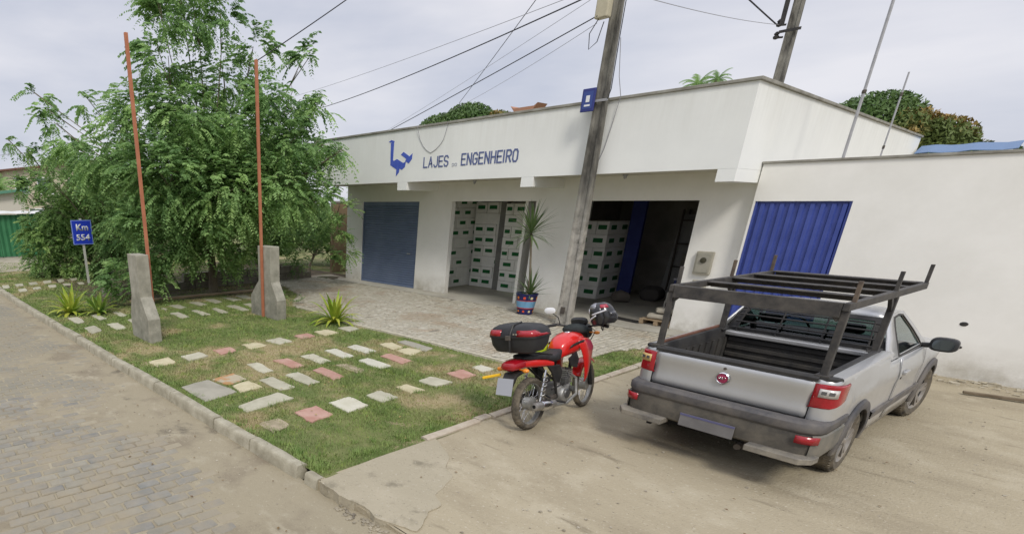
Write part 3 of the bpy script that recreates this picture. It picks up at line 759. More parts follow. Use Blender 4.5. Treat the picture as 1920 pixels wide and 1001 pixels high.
for r in range(8):            # room A, stack facing the street
    cols = [(-9.85,.5),(-9.35,.5),(-8.86,.48)] if r % 2 == 0 else [(-9.98,.24),(-9.60,.5),(-9.10,.5),(-8.73,.22)]
    for c_, (x, w__) in enumerate(cols):
        place(x, 14.5+random.uniform(-.012,.012), .03+r*bh, random.uniform(-.01,.01), 'foam block, %s row, %s column of the green-labelled stack in the lit room' % (ORD[r], COLN[c_]), w__-.006, .9, bh-.006, 'foam blocks in the lit room')
for r in range(9):            # room A, along the left wall
    for c_, nm in enumerate(('nearest the door','second from the door','third from the door','at the back')):
        y = 13.0+c_*.505+(.2 if r % 2 else 0)
        place(-11.42+random.uniform(-.025,.025), y+.25, .03+r*.29, R(90)+random.uniform(-.03,.03), 'foam block, %s row along the left wall of the lit room, %s' % (ORD[r], nm), .5, .9, .284, 'foam blocks in the lit room', c_ > 0 and random.random() < .35)
for r in range(8):            # room A, back corner
    for c_, nm in enumerate(('left','middle','right')):
        place(-11.15+c_*.405+random.uniform(-.01,.01), 14.78+random.uniform(-.02,.02), .03+r*.31, random.uniform(-.09,.09), 'foam block, %s row of the crooked corner stack in the lit room, %s one' % (ORD[r], nm), .4, .8, .304, 'foam blocks in the lit room', r < 7 and random.random() < .3)
for r in range(6):            # room B stack
    for c_, (x, w__) in enumerate([(-8.16,.40),(-7.73,.45)] if r % 2 == 0 else [(-8.08,.5),(-7.66,.32)]):
        place(x, 15.3+random.uniform(-.012,.012), .03+r*.335, random.uniform(-.01,.01), 'foam block, %s row of the stack inside the dark doorway, %s column' % (ORD[r], COLN[c_ and 2]), w__, 1.15, .329, 'foam blocks in the dark doorway')
for t_ in pro.values():
    for ch in list(t_.children): bpy.data.objects.remove(ch)
    bpy.data.objects.remove(t_)
# dark room: shelves, table, hollow blocks, pallet
t = empty('storage_shelf', (-5.7, 17.55, .03), label='dark metal shelf with goods at the back of the dark room', cat='shelf')
for xx in (-.9,.9):
    for yy in (-.2,.2):
        b = MB(); b.box(xx-.02,xx+.02,yy-.02,yy+.02,0,2.3); b.build('post', steel_dk, t)
for z in (.2,.8,1.4,2.0):
    b = MB(); b.box(-.88,.88,-.18,.18,z,z+.03); b.build('shelf_board', steel_dk, t)
for i, (x, z, s_, c_) in enumerate(((-.6,.23,.2,(.2,.15,.1)),(-.1,.23,.26,(.12,.12,.14)),(.5,.23,.22,(.22,.07,.06)),(-.5,.83,.22,(.25,.24,.2)),(.1,.83,.18,(.1,.13,.1)),(.6,.83,.24,(.18,.16,.13)),(-.4,1.43,.2,(.3,.28,.24)),(.4,1.43,.25,(.13,.11,.1)))):
    b = MB(); b.box(x-5.7-s_,x-5.7+s_,17.4,17.7,z+.03,z+.03+s_*1.5)
    tag(b.build('storage_carton', M('carton_%d' % i, c_, rough=.9), bevel=.01), label='dim carton on the %s shelf board, %s' % ({.23:'lowest',.83:'second',1.43:'third'}[z], ('left','middle','right')[0 if x < -.3 else 1 if x < .3 else 2]), cat='carton', group='cartons on the dark shelf')
t = empty('work_table', (-5.35, 14.9, .03), label='blue-topped table inside the dark doorway at its right', cat='table')
b = MB(); b.box(-.1,.75,-.3,.3,.78,.82); b.build('table_top', M('grey_table_top', (.3,.3,.32), rough=.6), t)
b = MB(); b.box(-.08,.73,-.28,-.26,.55,.78); b.build('apron', M('table_blue', (.03,.04,.13), rough=.6), t)
for xx in (-.07,.7):
    for yy in (-.27,.25):
        b = MB(); b.box(xx,xx+.04,yy,yy+.03,0,.78); b.build('leg', steel_dk, t)
cb = M('hollow_concrete_block', (.30,.29,.26), (.38,.36,.32), scale=8, coords='W', rough=.9)
for i in range(3):            # hollow blocks stacked on edge
    t = empty('hollow_block', (-5.03+.015*i, 13.75, .05+i*.195), R(-4), label='grey hollow concrete block, %s of the pile by the pallet' % ('bottom one','middle one','top one')[i], cat='concrete block', group='hollow blocks')
    b = MB()
    for x0, x1 in ((-.2,-.17),(-.015,.015),(.17,.2)): b.box(x0,x1,0,.14,.028,.162)
    b.box(-.2,.2,0,.14,0,.028); b.box(-.2,.2,0,.14,.162,.19); b.build('block_shell', cb, t)
    b = MB(); b.box(-.168,.168,.11,.125,.03,.16); b.build('web', M('block_web', (.03,.03,.03)) if i == 0 else bpy.data.materials['block_web'], t)  # black back panel paints the darkness inside the hollows
t = empty('wooden_pallet', (-4.93, 13.1, .036), R(-3), label='low wooden pallet carrying cement bags in the dark doorway', cat='pallet')
for i in range(5):
    b = MB(); b.box(-.34,.34,-.26+i*.12,-.18+i*.12,.09,.11); b.build('slat', wood, t)
for i in range(3):
    b = MB(); b.box(-.34+i*.3,-.26+i*.3,-.26,.3,0,.09); b.build('bearer', wood, t)
bagm = M('cement_bag_paper', (.36,.33,.27), (.44,.41,.34), scale=5, rough=.9, bump=.3)
for i, (x, y, z, rz_, nm) in enumerate(((-4.98,13.05,.15,.1,'lower grey cement bag lying flat on the pallet'),(-4.93,13.22,.15,-.1,'rear grey cement bag lying flat on the pallet'),(-4.86,13.1,.28,.4,'top cement bag lying askew on the pallet pile'))):
    b = MB(); b.loft([(-.13,0,.05,.10,.02,.6),(-.11,0,.055,.2,.05,.6),(0,0,.06,.22,.065,.6),(.11,0,.055,.2,.05,.6),(.13,0,.05,.10,.02,.6)], 16)
    o = b.build('cement_bag', bagm, smooth=True); o.location = (x, y, z); o.rotation_euler = (0, 0, rz_); tag(o, nm, 'cement bag')
b = MB(); b.prism([(-6.15,12.98),(-5.28,12.80),(-5.22,13.02),(-6.1,13.25)], .037, .05, 'z')
tag(b.build('door_mat', black_p), 'black rubber mat on the sill of the dark doorway', 'door mat')

pale_b = M('pale_board', (.34,.34,.33), (.26,.26,.25), scale=3, coords='W', rough=.9)
for i, (x0, x1, h, yy) in enumerate(((-6.75,-6.25,2.2,17.30),(-6.2,-5.75,1.95,17.2),(-5.1,-4.7,2.3,17.35))):
    b = MB(); b.add([(x0,yy,.03),(x1,yy,.03),(x1,yy+.4,h),(x0,yy+.4,h),(x0,yy+.03,.03),(x1,yy+.03,.03),(x1,yy+.43,h),(x0,yy+.43,h)], [(0,1,2,3),(7,6,5,4),(0,4,5,1),(1,5,6,2),(2,6,7,3),(3,7,4,0)])
    tag(b.build('board', pale_b), 'pale grey board leaning on the back wall of the dark room, %s' % ('beside the blue column','middle one','rightmost')[i], 'board', 'leaning boards')
for i, (x, y, s_) in enumerate(((-6.5,16.3,.26),(-6.0,16.6,.22),(-5.6,16.2,.28),(-6.9,15.4,.2))):
    b = MB(); b.loft([(-s_,0,s_*.5,s_*.5,s_*.3,.8),(-s_*.8,0,s_*.6,s_*.9,s_*.6,.7),(0,0,s_*.75,s_*1.05,s_*.75,.7),(s_*.8,0,s_*.6,s_*.9,s_*.55,.7),(s_,0,s_*.5,s_*.5,s_*.3,.8)], 14)
    o = b.build('sack', M('sack_%d' % i, (.07+.03*i,.065+.025*i,.06+.02*i), rough=.95, bump=.4), smooth=True); o.location = (x, y, .035); o.rotation_euler = (0, 0, i*.8)
    tag(o, 'dark filled sack on the floor of the dark room, %s' % ('left of the middle','small one at the back','largest one at right','by the foam stack')[i], 'sack', 'sacks in the dark room')

# ------------------------------------------------------------------ concrete posts with steel poles
def cpost(x0, x1, y0, y1, nx0, nx1, label, poley, polex, poletop, polebot, plabel):
    t = empty('concrete_post', ((x0+x1)/2, (y0+y1)/2, 0), label=label, cat='concrete post', group='concrete posts on the lawn')
    cx, cy_ = (x0+x1)/2, (y0+y1)/2
    b = MB(); poly = [(x0-cx,-.1),(x1-cx,-.1),(x1-cx,.44),(nx1-cx,.82),(nx1-cx,1.58),(nx0-cx,1.58),(nx0-cx,.82),(x0-cx,.44)]
    b.prism(poly, y0-cy_, y1-cy_); b.build('post_body', concrete, t, bevel=.012)
    b = MB(); z0 = polebot
    b.box(polex-.028, polex+.028, poley-.028, poley+.028, z0, poletop)
    o = b.build('steel_pole', orange_m, bevel=.006); tag(o, plabel, 'steel pole', 'orange steel poles')
cpost(-10.80,-9.88,3.60,3.84,-10.64,-10.17,'tapered grey concrete post nearer the road kerb, orange pole behind it',3.875,-10.29,5.07,0,'orange rusty steel pole behind the concrete post nearer the kerb')
cpost(-11.40,-10.26,6.72,6.96,-11.03,-10.50,'tapered grey concrete post farther from the kerb, with the orange pole on its face',6.685,-10.81,5.13,.0,'orange rusty steel pole fixed to the face of the farther concrete post')

# kilometre sign
t = empty('kilometre_sign', (-19.1, 5.1, 0), label='blue kilometre marker sign on a thin pale post', cat='road sign')
b = MB(); b.box(-.035,.0,-.035,.035,-.1,2.03); b.build('post', M('sign_post_white', (.55,.55,.50), (.42,.42,.37), scale=7, rough=.8), t)
b = MB(); b.box(.002,.02,-.31,.31,1.24,1.98); pl_ = b.build('plate', M('sign_border', (.22,.30,.72), rough=.5), t)
b = MB(); b.box(.0205,.023,-.285,.285,1.265,1.955); b.build('sign_face', blue_sign, pl_)
text('Km', -.17, .20, 1.66, 1.86, .025, sign_wh, 'lettering', pl_, ax='x', bold=.03)
text('554', -.2, .22, 1.36, 1.55, .025, sign_wh, 'lettering', pl_, ax='x', bold=.03)

# ------------------------------------------------------------------ utility pole by the shop
def hpole(name, x, y, w0, w1, d0, d1, h, label, z0=-.2, group=None):
    t = empty(name, (x, y, 0), label=label, cat='utility pole', group=group)
    b = MB(); rows = []
    def ring_(z):
        f_ = (z-z0)/(h-z0); w_ = (w0+(w1-w0)*f_)/2; d = (d0+(d1-d0)*f_)/2; g_ = d*.35; fl = w_*.42
        return [(-w_,-d,z),(-w_+fl,-d,z),(-w_+fl+.02,-d+g_,z),(w_-fl-.02,-d+g_,z),(w_-fl,-d,z),(w_,-d,z),(w_,d,z),(w_-fl,d,z),(w_-fl-.02,d-g_,z),(-w_+fl+.02,d-g_,z),(-w_+fl,d,z),(-w_,d,z)]
    R_ = [ring_(z) for z in (z0, .5*h*.2, h*.4, h*.7, h)]
    n_ = 12
    b.add([p for r in R_ for p in r], [(i*n_+k, i*n_+(k+1) % n_, (i+1)*n_+(k+1) % n_, (i+1)*n_+k) for i in range(4) for k in range(n_)]+[tuple(range(48,60))])
    b.build('shaft', pole_m, t, bevel=.008)
    return t
up = hpole('utility_pole', -6.14, 11.35, .30, .11, .17, .08, 9.2, 'weathered concrete utility pole in front of the shop with a blue notice')
b = MB(); b.box(-.31,-.06,-.15,-.11,4.08,4.47); np_ = b.build('notice_box', M('notice_frame', (.04,.05,.20), rough=.5), up, bevel=.01)
b = MB(); b.box(-.28,-.09,-.154,-.1505,4.13,4.42); b.build('notice_face', M('notice_blue', (.05,.08,.27), rough=.5), np_)
b = MB(); b.box(-.22,-.15,-.158,-.1545,4.24,4.35); b.box(-.24,-.13,-.158,-.1545,4.17,4.20); b.build('white_print', sign_wh, np_)
b = MB(); b.box(-.12,.16,-.108,-.085,4.23,4.27); b.build('strap', galv, up)
b = MB(); b.box(-.27,-.04,-.24,-.08,5.55,5.86); b.build('junction_box', M('cream_box', (.50,.46,.34), (.42,.38,.28), scale=8, rough=.6), up, bevel=.02)
b = MB(); b.box(-.06,.02,-.10,-.082,.28,.42); b.build('cover_plate', steel_dk, up)
b = MB(); b.tube([(-.2,-.2,5.55),(-.33,-.2,5.35),(-.3,-.2,5.1),(-.18,-.17,5.2),(-.12,-.15,5.5)], .008, 5)
b.tube([(.2,-.12,7),(.21,-.14,5.2),(.22,-.14,4.4),(.18,-.14,4.25)], .008, 5); b.build('pole_cable', wire_m, up)
p2 = hpole('utility_pole', -7.72, 25.35, .34, .26, .2, .16, 11, 'concrete utility pole rising behind the shop roof with cable clamps')
b = MB()
for dz in (7.9, 7.55):
    b.lathe([(.02,0),(.07,.02),(.09,.08),(.05,.12),(.08,.16),(.03,.22)], (-.36,-.1,dz), 'z', 10); b.bar((-.36,-.1,dz+.05),(-.2,0,dz+.05),.05,.05)
b.box(-.3,.28,-.18,-.14,7.7,7.78); b.box(-.3,-.2,-.3,-.18,7.9,8.9); b.build('cable_clamp', black_p, p2, smooth=True)
for nm, x, y, r_, h, lb in (('antenna_mast', -2.93, 13.69, .024, 7.5, 'tall thin grey antenna mast behind the yard wall'), ('antenna_mast', -2.66, 14.8, .014, 4.6, 'short thin antenna mast beside the taller one behind the yard wall')):
    t = empty(nm, (x, y, -.03), label=lb, cat='mast')
    b = MB(); b.tube([(0,0,0),(0,0,h)], r_, 6); b.build('tube', galv, t, smooth=True)
    b = MB()
    for k in range(5): b.lathe([(r_,0),(r_*1.3,.01),(r_*1.3,.05),(r_,.06)], (0,0,h*(.2+.18*k)), n=8)
    b.build('collar', steel_dk, t)
# wires
def wire(p, q, sag, r_, mat, label, n_=24, ext=0):
    p, q = Vector(p), Vector(q); d = q-p; q = q+d*ext
    r_ = r_*.78; pts = [p.lerp(q, i/n_)+Vector((0,0,-sag*4*(i/n_)*(1-i/n_))) for i in range(n_+1)]
    b = MB(); b.tube(pts, r_, 5); o = b.build('cable', mat, smooth=True); tag(o, label, 'cable', 'overhead cables'); return o
PT = (-6.2, 11.22, 8.9)
wire((-10.81,6.685,5.10), (-6.2,11.25,8.86), .12, .013, wire_m, 'black cable from the farther orange pole up to the utility pole top')
wire((-10.81,6.69,5.08), (-25,-8,5.2), .0, .0, wire_m, '') if False else None
def ext(a, b_, t): a, b_ = Vector(a), Vector(b_); return a+(b_-a)*t
wire((-32.3,22.6,7.75), (-6.3,11.13,5.98), .25, .018, wire_m, 'thick dark cable across the sky, second from the top on the pole')
wire((-32.3,20.6,8.2), (-6.28,11.13,6.06), .15, .008, wire_g, 'thin pale cable running just above the thick dark one')
wire((-23.94,18.07,4.07), (-6.35,11.11,5.59), .05, .014, wire_m, 'dark cable from the junction box down past the left fascia end')
wire((-15.5,18.5,6.0), (-6.9,10.7,6.45), .02, .011, wire_m, 'steep dark cable crossing the others above the roof')
wire((-23.7,21.6,5.6), (-6.3,11.12,5.95), .05, .006, wire_g, 'very thin pale cable just above the junction box cable')
wire((-17.0,18.5,5.55), (-6.34,11.12,5.48), .12, .006, wire_g, 'very thin pale cable below the junction box cable')
wire((-6.58,13.48,6.29), (-8.05,25.2,7.95), .06, .009, wire_g, 'thin pale cable to the pole behind the roof')
wire((-8.5,19.2,8.85), (-8.12,25.25,7.95), .02, .028, wire_m, 'thick black cable looping down to the rear pole clamp')
wire((-50,-1.5,4.6), (-26,7.5,4.75), .1, .012, wire_g, 'faint thin cable at the far left beyond the tree')
b = MB(); b.tube([(-10.865,FY-.02,4.31),(-10.86,FY-.05,4.257),(-10.783,FY-.012,3.983),(-10.66,FY-.01,3.82),(-10.541,FY-.01,3.721),(-10.392,FY-.01,3.651),(-10.226,FY-.01,3.724),(-10.1,FY-.01,3.82),(-10.011,FY-.012,3.921),(-9.908,FY-.03,4.167),(-9.90,FY-.04,4.27),(-9.89,FY+.05,4.32)], .006, 5)
tag(b.build('cable', wire_g, smooth=True), 'thin grey cable loop hanging over the fascia above the lettering', 'cable', 'overhead cables')
b = MB(); b.tube([(-5.93,11.25,5.2),(-5.86,11.3,4.6),(-5.84,11.44,4.3),(-5.92,11.48,3.9),(-6.0,11.485,3.45),(-6.08,11.488,3.2)], .006, 5)
tag(b.build('cable', wire_g, smooth=True), 'thin grey cable dangling right of the utility pole over the fascia', 'cable', 'overhead cables')

# ------------------------------------------------------------------ vegetation
leafA = M('acacia_leaf', (.17,.30,.105), (.30,.48,.18), scale=1.6, rough=.6, coords='W', lo=.42, hi=.58, spec=.25, trans=.5)
leafB = M('bushy_leaf', (.145,.27,.085), (.28,.44,.15), scale=1.1, rough=.55, coords='W', lo=.42, hi=.6, spec=.25, trans=.45)
leafM = M('mango_leaf', (.06,.12,.03), (.12,.19,.055), scale=.55, rough=.5, coords='W', lo=.35, hi=.65, trans=.15)
leafO = M('flowering_mango_leaf', (.11,.15,.04), (.34,.22,.07), scale=.42, rough=.6, coords='W', lo=.47, hi=.58, trans=.15)
add_tone(leafA); add_tone(leafB)
bark = M('bark', (.14,.115,.08), (.22,.19,.14), scale=9, rough=.95, bump=.6, stretch=(1,1,.3))
def sprays(blobs, dens, leaf, n_leaf, length, droop, seed=0, up=.15):
    """feathery compound leaves: a curved rib with paired leaflets, spread through each clump."""
    g_ = np.random.default_rng(seed); V = []; F = []; T_ = []; base = 0
    for (cx, cy_, cz, r_) in blobs:
        n_ = int(dens*(r_**2)*12)
        u = g_.normal(size=(n_, 3)); u /= np.linalg.norm(u, axis=1)[:, None]
        rad = g_.random(n_)**.45*r_*.95
        # sub-clumping so that the outline is uneven
        sub = g_.normal(size=(max(4, int(n_/16)), 3)); sub /= np.linalg.norm(sub, axis=1)[:, None]
        si = g_.integers(0, len(sub), n_)
        u = u*.42+sub[si]; u /= np.linalg.norm(u, axis=1)[:, None]
        c0 = np.array([cx, cy_, cz])+u*rad[:, None]*np.array([1, 1, .82])
        d = u+g_.normal(size=(n_, 3))*.45; d[:, 2] += up; d /= np.linalg.norm(d, axis=1)[:, None]
        keep = c0[:, 2] > .05; c0, d = c0[keep], d[keep]; n_ = len(c0)
        Ln = length*(.5+.9*g_.random(n_)); tn = np.clip(g_.normal(.5, .22, n_)+.35*(g_.random()-.5), 0, 1); lsz = .7+.6*g_.random(n_)
        side = np.cross(d, [0, 0, 1.0]); side /= (np.linalg.norm(side, axis=1)[:, None]+1e-6)
        for k in range(n_leaf):
            t = (k+1)/n_leaf
            pos = c0+d*(Ln*t)[:, None]; pos[:, 2] -= droop*Ln*t*t
            tang = d.copy(); tang[:, 2] -= 2*droop*t; tang /= np.linalg.norm(tang, axis=1)[:, None]
            for sg in (-1, 1):
                ll = leaf*lsz*(.7+.5*g_.random(n_))*(1-.5*abs(t-.45)); dirn = side*sg*.85+tang*.45; dirn[:, 2] -= .22+.25*g_.random(n_)
                dirn /= np.linalg.norm(dirn, axis=1)[:, None]
                wd = np.cross(dirn, side*.2+np.array([0,0,1.])+g_.normal(size=(n_,3))*.5); wd /= (np.linalg.norm(wd, axis=1)[:, None]+1e-6)
                a = pos; c_ = pos+dirn*ll[:, None]; m1 = pos+dirn*(ll*.45)[:, None]+wd*(ll*.25)[:, None]; m2 = pos+dirn*(ll*.45)[:, None]-wd*(ll*.25)[:, None]
                V.append(np.stack([a, m1, c_, m2], 1).reshape(-1, 3)); F.append(base+np.arange(n_*4).reshape(-1, 4)); base += n_*4; T_.append(np.repeat(tn, 4))
    sprays.tone = np.concatenate(T_)
    return np.concatenate(V), np.concatenate(F)
def limbs(base, blobs, r0, seed=1, fork=1.2):
    g_ = random.Random(seed); b = MB(); tw = MB()
    bx, by, bz = base
    tops = [Vector((bx+g_.uniform(-.2,.2), by+g_.uniform(-.2,.2), fork))]
    b.tube([(bx,by,-.1),(bx+.03,by,.1),(bx-.03,by+.04,fork*.5),tuple(tops[0])], [r0*1.5,r0*1.1,r0,r0*.85], 10)
    for (cx, cy_, cz, r_) in blobs:
        p, q = tops[0], Vector((cx, cy_, cz)); d = q-p
        mid = p.lerp(q, .45)+Vector((g_.uniform(-.15,.15), g_.uniform(-.15,.15), abs(d.z)*.08+.1)); L_ = d.length
        tw.tube([p, p.lerp(mid, .5), mid, mid.lerp(q, .6), mid.lerp(q, .85)], [r0*.42, r0*.3, r0*.17, r0*.09, .006], 6)
        for k in range(2):
            u = Vector((g_.gauss(0,1), g_.gauss(0,1), g_.gauss(.3,.8))).normalized()*r_*.6
            tw.tube([mid.lerp(q,.7), q.lerp(q+u,.5)+Vector((0,0,.03)), q+u], [.012,.008,.004], 4)
    return b, tw
def tree(name, base, blobs, mat, label, cat, dens, leaf, n_leaf, length, droop, r0=.12, seed=1, fork=1.2, group=None):
    t = empty(name, (base[0], base[1], 0), label=label, cat=cat, group=group)
    b, tw = limbs(base, blobs, r0, seed, fork)
    P('trunk', b, bark, t, smooth=True); P('branch', tw, bark, t, smooth=True)
    V, F = sprays(blobs, dens, leaf, n_leaf, length, droop, seed)
    o = npmesh('crown', V-np.array([base[0], base[1], 0]), F, mat, t); o['kind'] = 'stuff'; set_tone(o, sprays.tone)
    return t
T1 = [(-13.74, 6.01, 6.44, 0.66), (-13.84, 6.99, 6.67, 0.62), (-14.02, 6.61, 7.46, 0.97), (-13.11, 7.28, 6.45, 0.3), (-13.77, 5.94, 5.57, 0.61), (-13.18, 8.16, 5.96, 0.49), (-12.09, 8.87, 5.7, 0.35), (-13.96, 7.82, 5.37, 0.81), (-12.53, 8.79, 4.81, 0.59), (-12.3, 7.87, 4.81, 0.62), (-13.97, 5.46, 4.52, 0.81), (-13.21, 6.22, 4.23, 0.99), (-12.98, 7.51, 4.07, 1.04), (-11.96, 8.38, 3.8, 0.77), (-11.9, 9.13, 4.65, 0.32), (-11.5, 9.0, 3.86, 0.41), (-14.75, 4.76, 3.46, 0.78), (-14.14, 5.01, 4.01, 0.63), (-13.12, 5.42, 3.06, 1.05), (-12.5, 6.74, 2.84, 1.08), (-11.94, 8.04, 2.85, 0.91), (-13.12, 6.41, 1.87, 0.8), (-11.81, 8.92, 2.49, 0.61), (-14.51, 6.74, 4.99, 0.8), (-14.64, 7.61, 3.57, 1.16), (-14.34, 9.13, 3.62, 1.2), (-13.44, 5.18, 2.01, 0.77), (-12.82, 7.79, 1.97, 0.69), (-11.42, 9.1, 3.45, 0.28), (-10.95, 9.04, 3.59, 0.18), (-14.85, 4.45, 4.71, 0.23), (-16.43, 4.38, 3.92, 0.53), (-16.51, 4.07, 4.34, 0.3), (-16.57, 3.8, 4.98, 0.24), (-16.53, 3.97, 4.69, 0.24), (-15.15, 5.14, 1.96, 0.51), (-15.16, 5.11, 1.22, 0.46), (-14.64, 5.09, 0.92, 0.56), (-13.56, 4.2, 0.56, 0.36), (-14.29, 4.57, 0.82, 0.27), (-14.16, 5.51, 1.2, 0.47), (-15.8, 4.75, 3.52, 0.55), (-14.05, 6.07, 1.38, 0.59), (-13.91, 7.07, 1.21, 0.55), (-13.7, 7.87, 1.33, 0.56), (-13.6, 6.34, 1.72, 0.68), (-13.54, 8.9, 1.22, 0.46), (-13.76, 5.46, 0.84, 0.33), (-13.65, 4.89, 0.49, 0.27)]
T2 = [(-19.72, 5.6, 3.22, 0.86), (-20.11, 6.04, 2.42, 0.99), (-20.89, 5.07, 2.16, 0.82), (-21.37, 5.23, 1.27, 1.04), (-21.57, 4.34, 0.93, 0.66), (-20.64, 6.02, 1.09, 0.94), (-21.61, 4.12, 1.64, 0.48), (-18.69, 3.39, 4.06, 0.21), (-18.64, 3.7, 3.91, 0.26), (-18.56, 4.08, 3.76, 0.29), (-18.96, 4.58, 3.54, 0.35), (-20.47, 5.52, 0.5, 0.6), (-21.48, 4.78, 0.46, 0.57), (-21.63, 3.99, 2.83, 0.54), (-19.0, 6.25, 1.34, 0.89), (-21.57, 4.35, 3.09, 0.47), (-21.48, 4.78, 2.16, 0.78), (-21.54, 4.49, 1.37, 0.75), (-20.41, 4.96, 3.07, 0.66), (-19.74, 5.54, 3.92, 0.48), (-22.08, 4.35, 0.34, 0.42), (-21.41, 5.08, 0.17, 0.46)]
T3 = [(-14.76, 11.15, 1.78, 0.77), (-13.77, 11.27, 1.76, 0.49), (-15.47, 11.03, 1.17, 0.67), (-13.48, 11.32, 1.11, 0.33), (-14.13, 11.15, 0.95, 0.47), (-16.29, 10.72, 1.49, 0.72), (-15.88, 11.32, 0.61, 0.52), (-13.55, 11.24, 2.27, 0.42)]
back = [(x-1.5, y+.9, z, r_*1.1) for x, y, z, r_ in T1 if z < 4.4 and r_ > .75]
tree('tall_tree', (-14.9, 7.5, 0), T1+back, leafA, 'tall feathery-leaved tree rising behind the two orange poles', 'tree', 27, .105, 10, .42, .5, .13, 3, 1.3)
back2 = [(x-1.2, y+.6, z, r_) for x, y, z, r_ in T2 if r_ > .7 and z < 3.3]
tree('bushy_tree', (-20.3, 6.4, 0), T2+back2, leafB, 'low bushy spreading tree around the blue kilometre sign', 'tree', 28, .10, 9, .36, .5, .09, 5, .6)
tree('small_tree', (-16.6, 12.3, 0), T3, leafB, 'small dark tree beside the left end of the shop', 'tree', 26, .08, 8, .32, .4, .05, 6, .7)

def ribbon(b, base, az, el, length, width, droop, n_=7, fold=.25, taper=.55, twist=0):
    d = Vector((math.cos(az)*math.cos(el), math.sin(az)*math.cos(el), math.sin(el))); s_ = Vector((-math.sin(az), math.cos(az), 0))
    p = Vector(base); rows = []; step = length/n_
    for i in range(n_+1):
        t = i/n_; w_ = width*(min(1, .45+t*2.2) if t < .25 else 1)*(1-max(0, (t-taper)/(1-taper))**1.6)/2+.001
        up = s_.cross(d).normalized()
        rows.append([p-s_*w_+up*w_*fold, p, p+s_*w_+up*w_*fold])
        p = p+d*step; d = (d+Vector((0,0,-droop*step/length*(.5+t*1.6)))).normalized()
    b.grid([[tuple(v) for v in r] for r in rows])
brm = M('bromeliad_leaf', (.20,.33,.03), (.42,.43,.06), scale=2.2, rough=.45, lo=.4, hi=.62, trans=.25)
brm2 = M('bromeliad_leaf_green', (.12,.25,.04), (.32,.36,.06), scale=2.2, rough=.45, lo=.42, hi=.65, trans=.25)
def bromeliad(x, y, n_, L_, wd, mat, label, seed, squash=1):
    g_ = random.Random(seed); t = empty('bromeliad', (x, y, 0), label=label, cat='plant', group='bromeliads')
    for i in range(n_):
        b = MB(); az = i*2.4+g_.uniform(-.2,.2); f_ = i/n_; el = R(78-62*f_+g_.uniform(-6,6))
        ribbon(b, (.03*math.cos(az), .03*math.sin(az), 0.01), az, el, L_*(.75+.4*g_.random()), wd*(.8+.4*g_.random()), .75+1.0*f_+.3*g_.random())
        b.build('leaf', mat, t, smooth=True)
    b = MB(); b.lathe([(.001,0),(.06,0),(.07,.06),(.001,.09)], n=10); b.build('stem', brm2, t)
bromeliad(-9.33, 7.62, 38, .72, .075, brm, 'yellow-green bromeliad at the lawn edge beside the cobbles', 3)
bromeliad(-13.85, 3.2, 32, .68, .085, brm, 'green bromeliad near the kerb left of the concrete posts, upper rosette', 4)
bromeliad(-13.5, 3.75, 28, .62, .08, brm2, 'green bromeliad beside the larger one near the kerb, shaded by the tree', 8)

# ground-cover tuft and border
def tuft(blobs, mat, name, seed, leaf=.05):
    V, F = sprays(blobs, 26, leaf, 5, .16, .3, seed); o = npmesh(name, V, F, mat); set_tone(o, sprays.tone); return o
tag(tuft([(-11.6,8.15,.08,.24),(-11.95,7.95,.07,.22),(-12.3,8.3,.08,.28),(-11.3,8.0,.05,.15)], leafB, 'ground_cover', 31), kind='stuff')
tag(tuft([(-9.1,7.95,.06,.14),(-9.0,7.8,.05,.1)], leafB, 'weeds', 33, .04), kind='stuff')
# low border and dark planks under the tree
t = empty('border_wall', (-14.9, 8.9, 0), label='low shaded block wall under the tall tree', cat='garden wall')
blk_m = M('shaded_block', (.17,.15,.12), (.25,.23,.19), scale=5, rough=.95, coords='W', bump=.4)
for r in range(2):
    for i in range(13):
        if (i in (3, 9) and r == 1) or (i == 12 and r): continue
        y0 = 4.6+i*.56+(.2 if r else 0)
        b = MB(); b.box(-16.05+random.uniform(-.02,.02), -15.88, y0, y0+.54, .0+r*.25, .235+r*.25); P('block', b, blk_m, t, bevel=.01)
for y, h in ((7.9,.95),(5.6,.7)):
    b = MB(); b.prism([(-15.84+random.uniform(0,.03),0),(-15.74,0),(-15.75,h),(-15.83,h)], y, y+.1); o = b.build('garden_stake', wood); tag(o, 'short wooden stake by the low wall, %s' % ('behind the farther concrete post' if y > 7 else 'in the shade of the bushes'), 'stake')
b = MB()
for i in range(9): b.bar((-13.95-.02*i,8.05+.0*i,.02),(-14.0,8.0,.02),.01,.01) if False else None
b.bar((-14.6,4.9,.03),(-14.35,8.6,.04),.16,.05); tag(b.build('timber_edging', wood), 'long weathered timber lying along the lawn under the tree', 'timber')

# leaf litter under the trees, its brown darkened to hold their shade
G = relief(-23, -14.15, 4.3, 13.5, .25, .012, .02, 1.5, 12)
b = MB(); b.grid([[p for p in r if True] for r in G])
tag(b.build('leaf_litter', layered('leaf_litter_soil', [(.075,.06,.04), ((.13,.10,.065), 3, .45, .65, (1,1,1), 3), ((.05,.075,.025), 1.2, .55, .68, (1,1,1), 8)], bump=.9, bscale=40), smooth=True), kind='stuff')

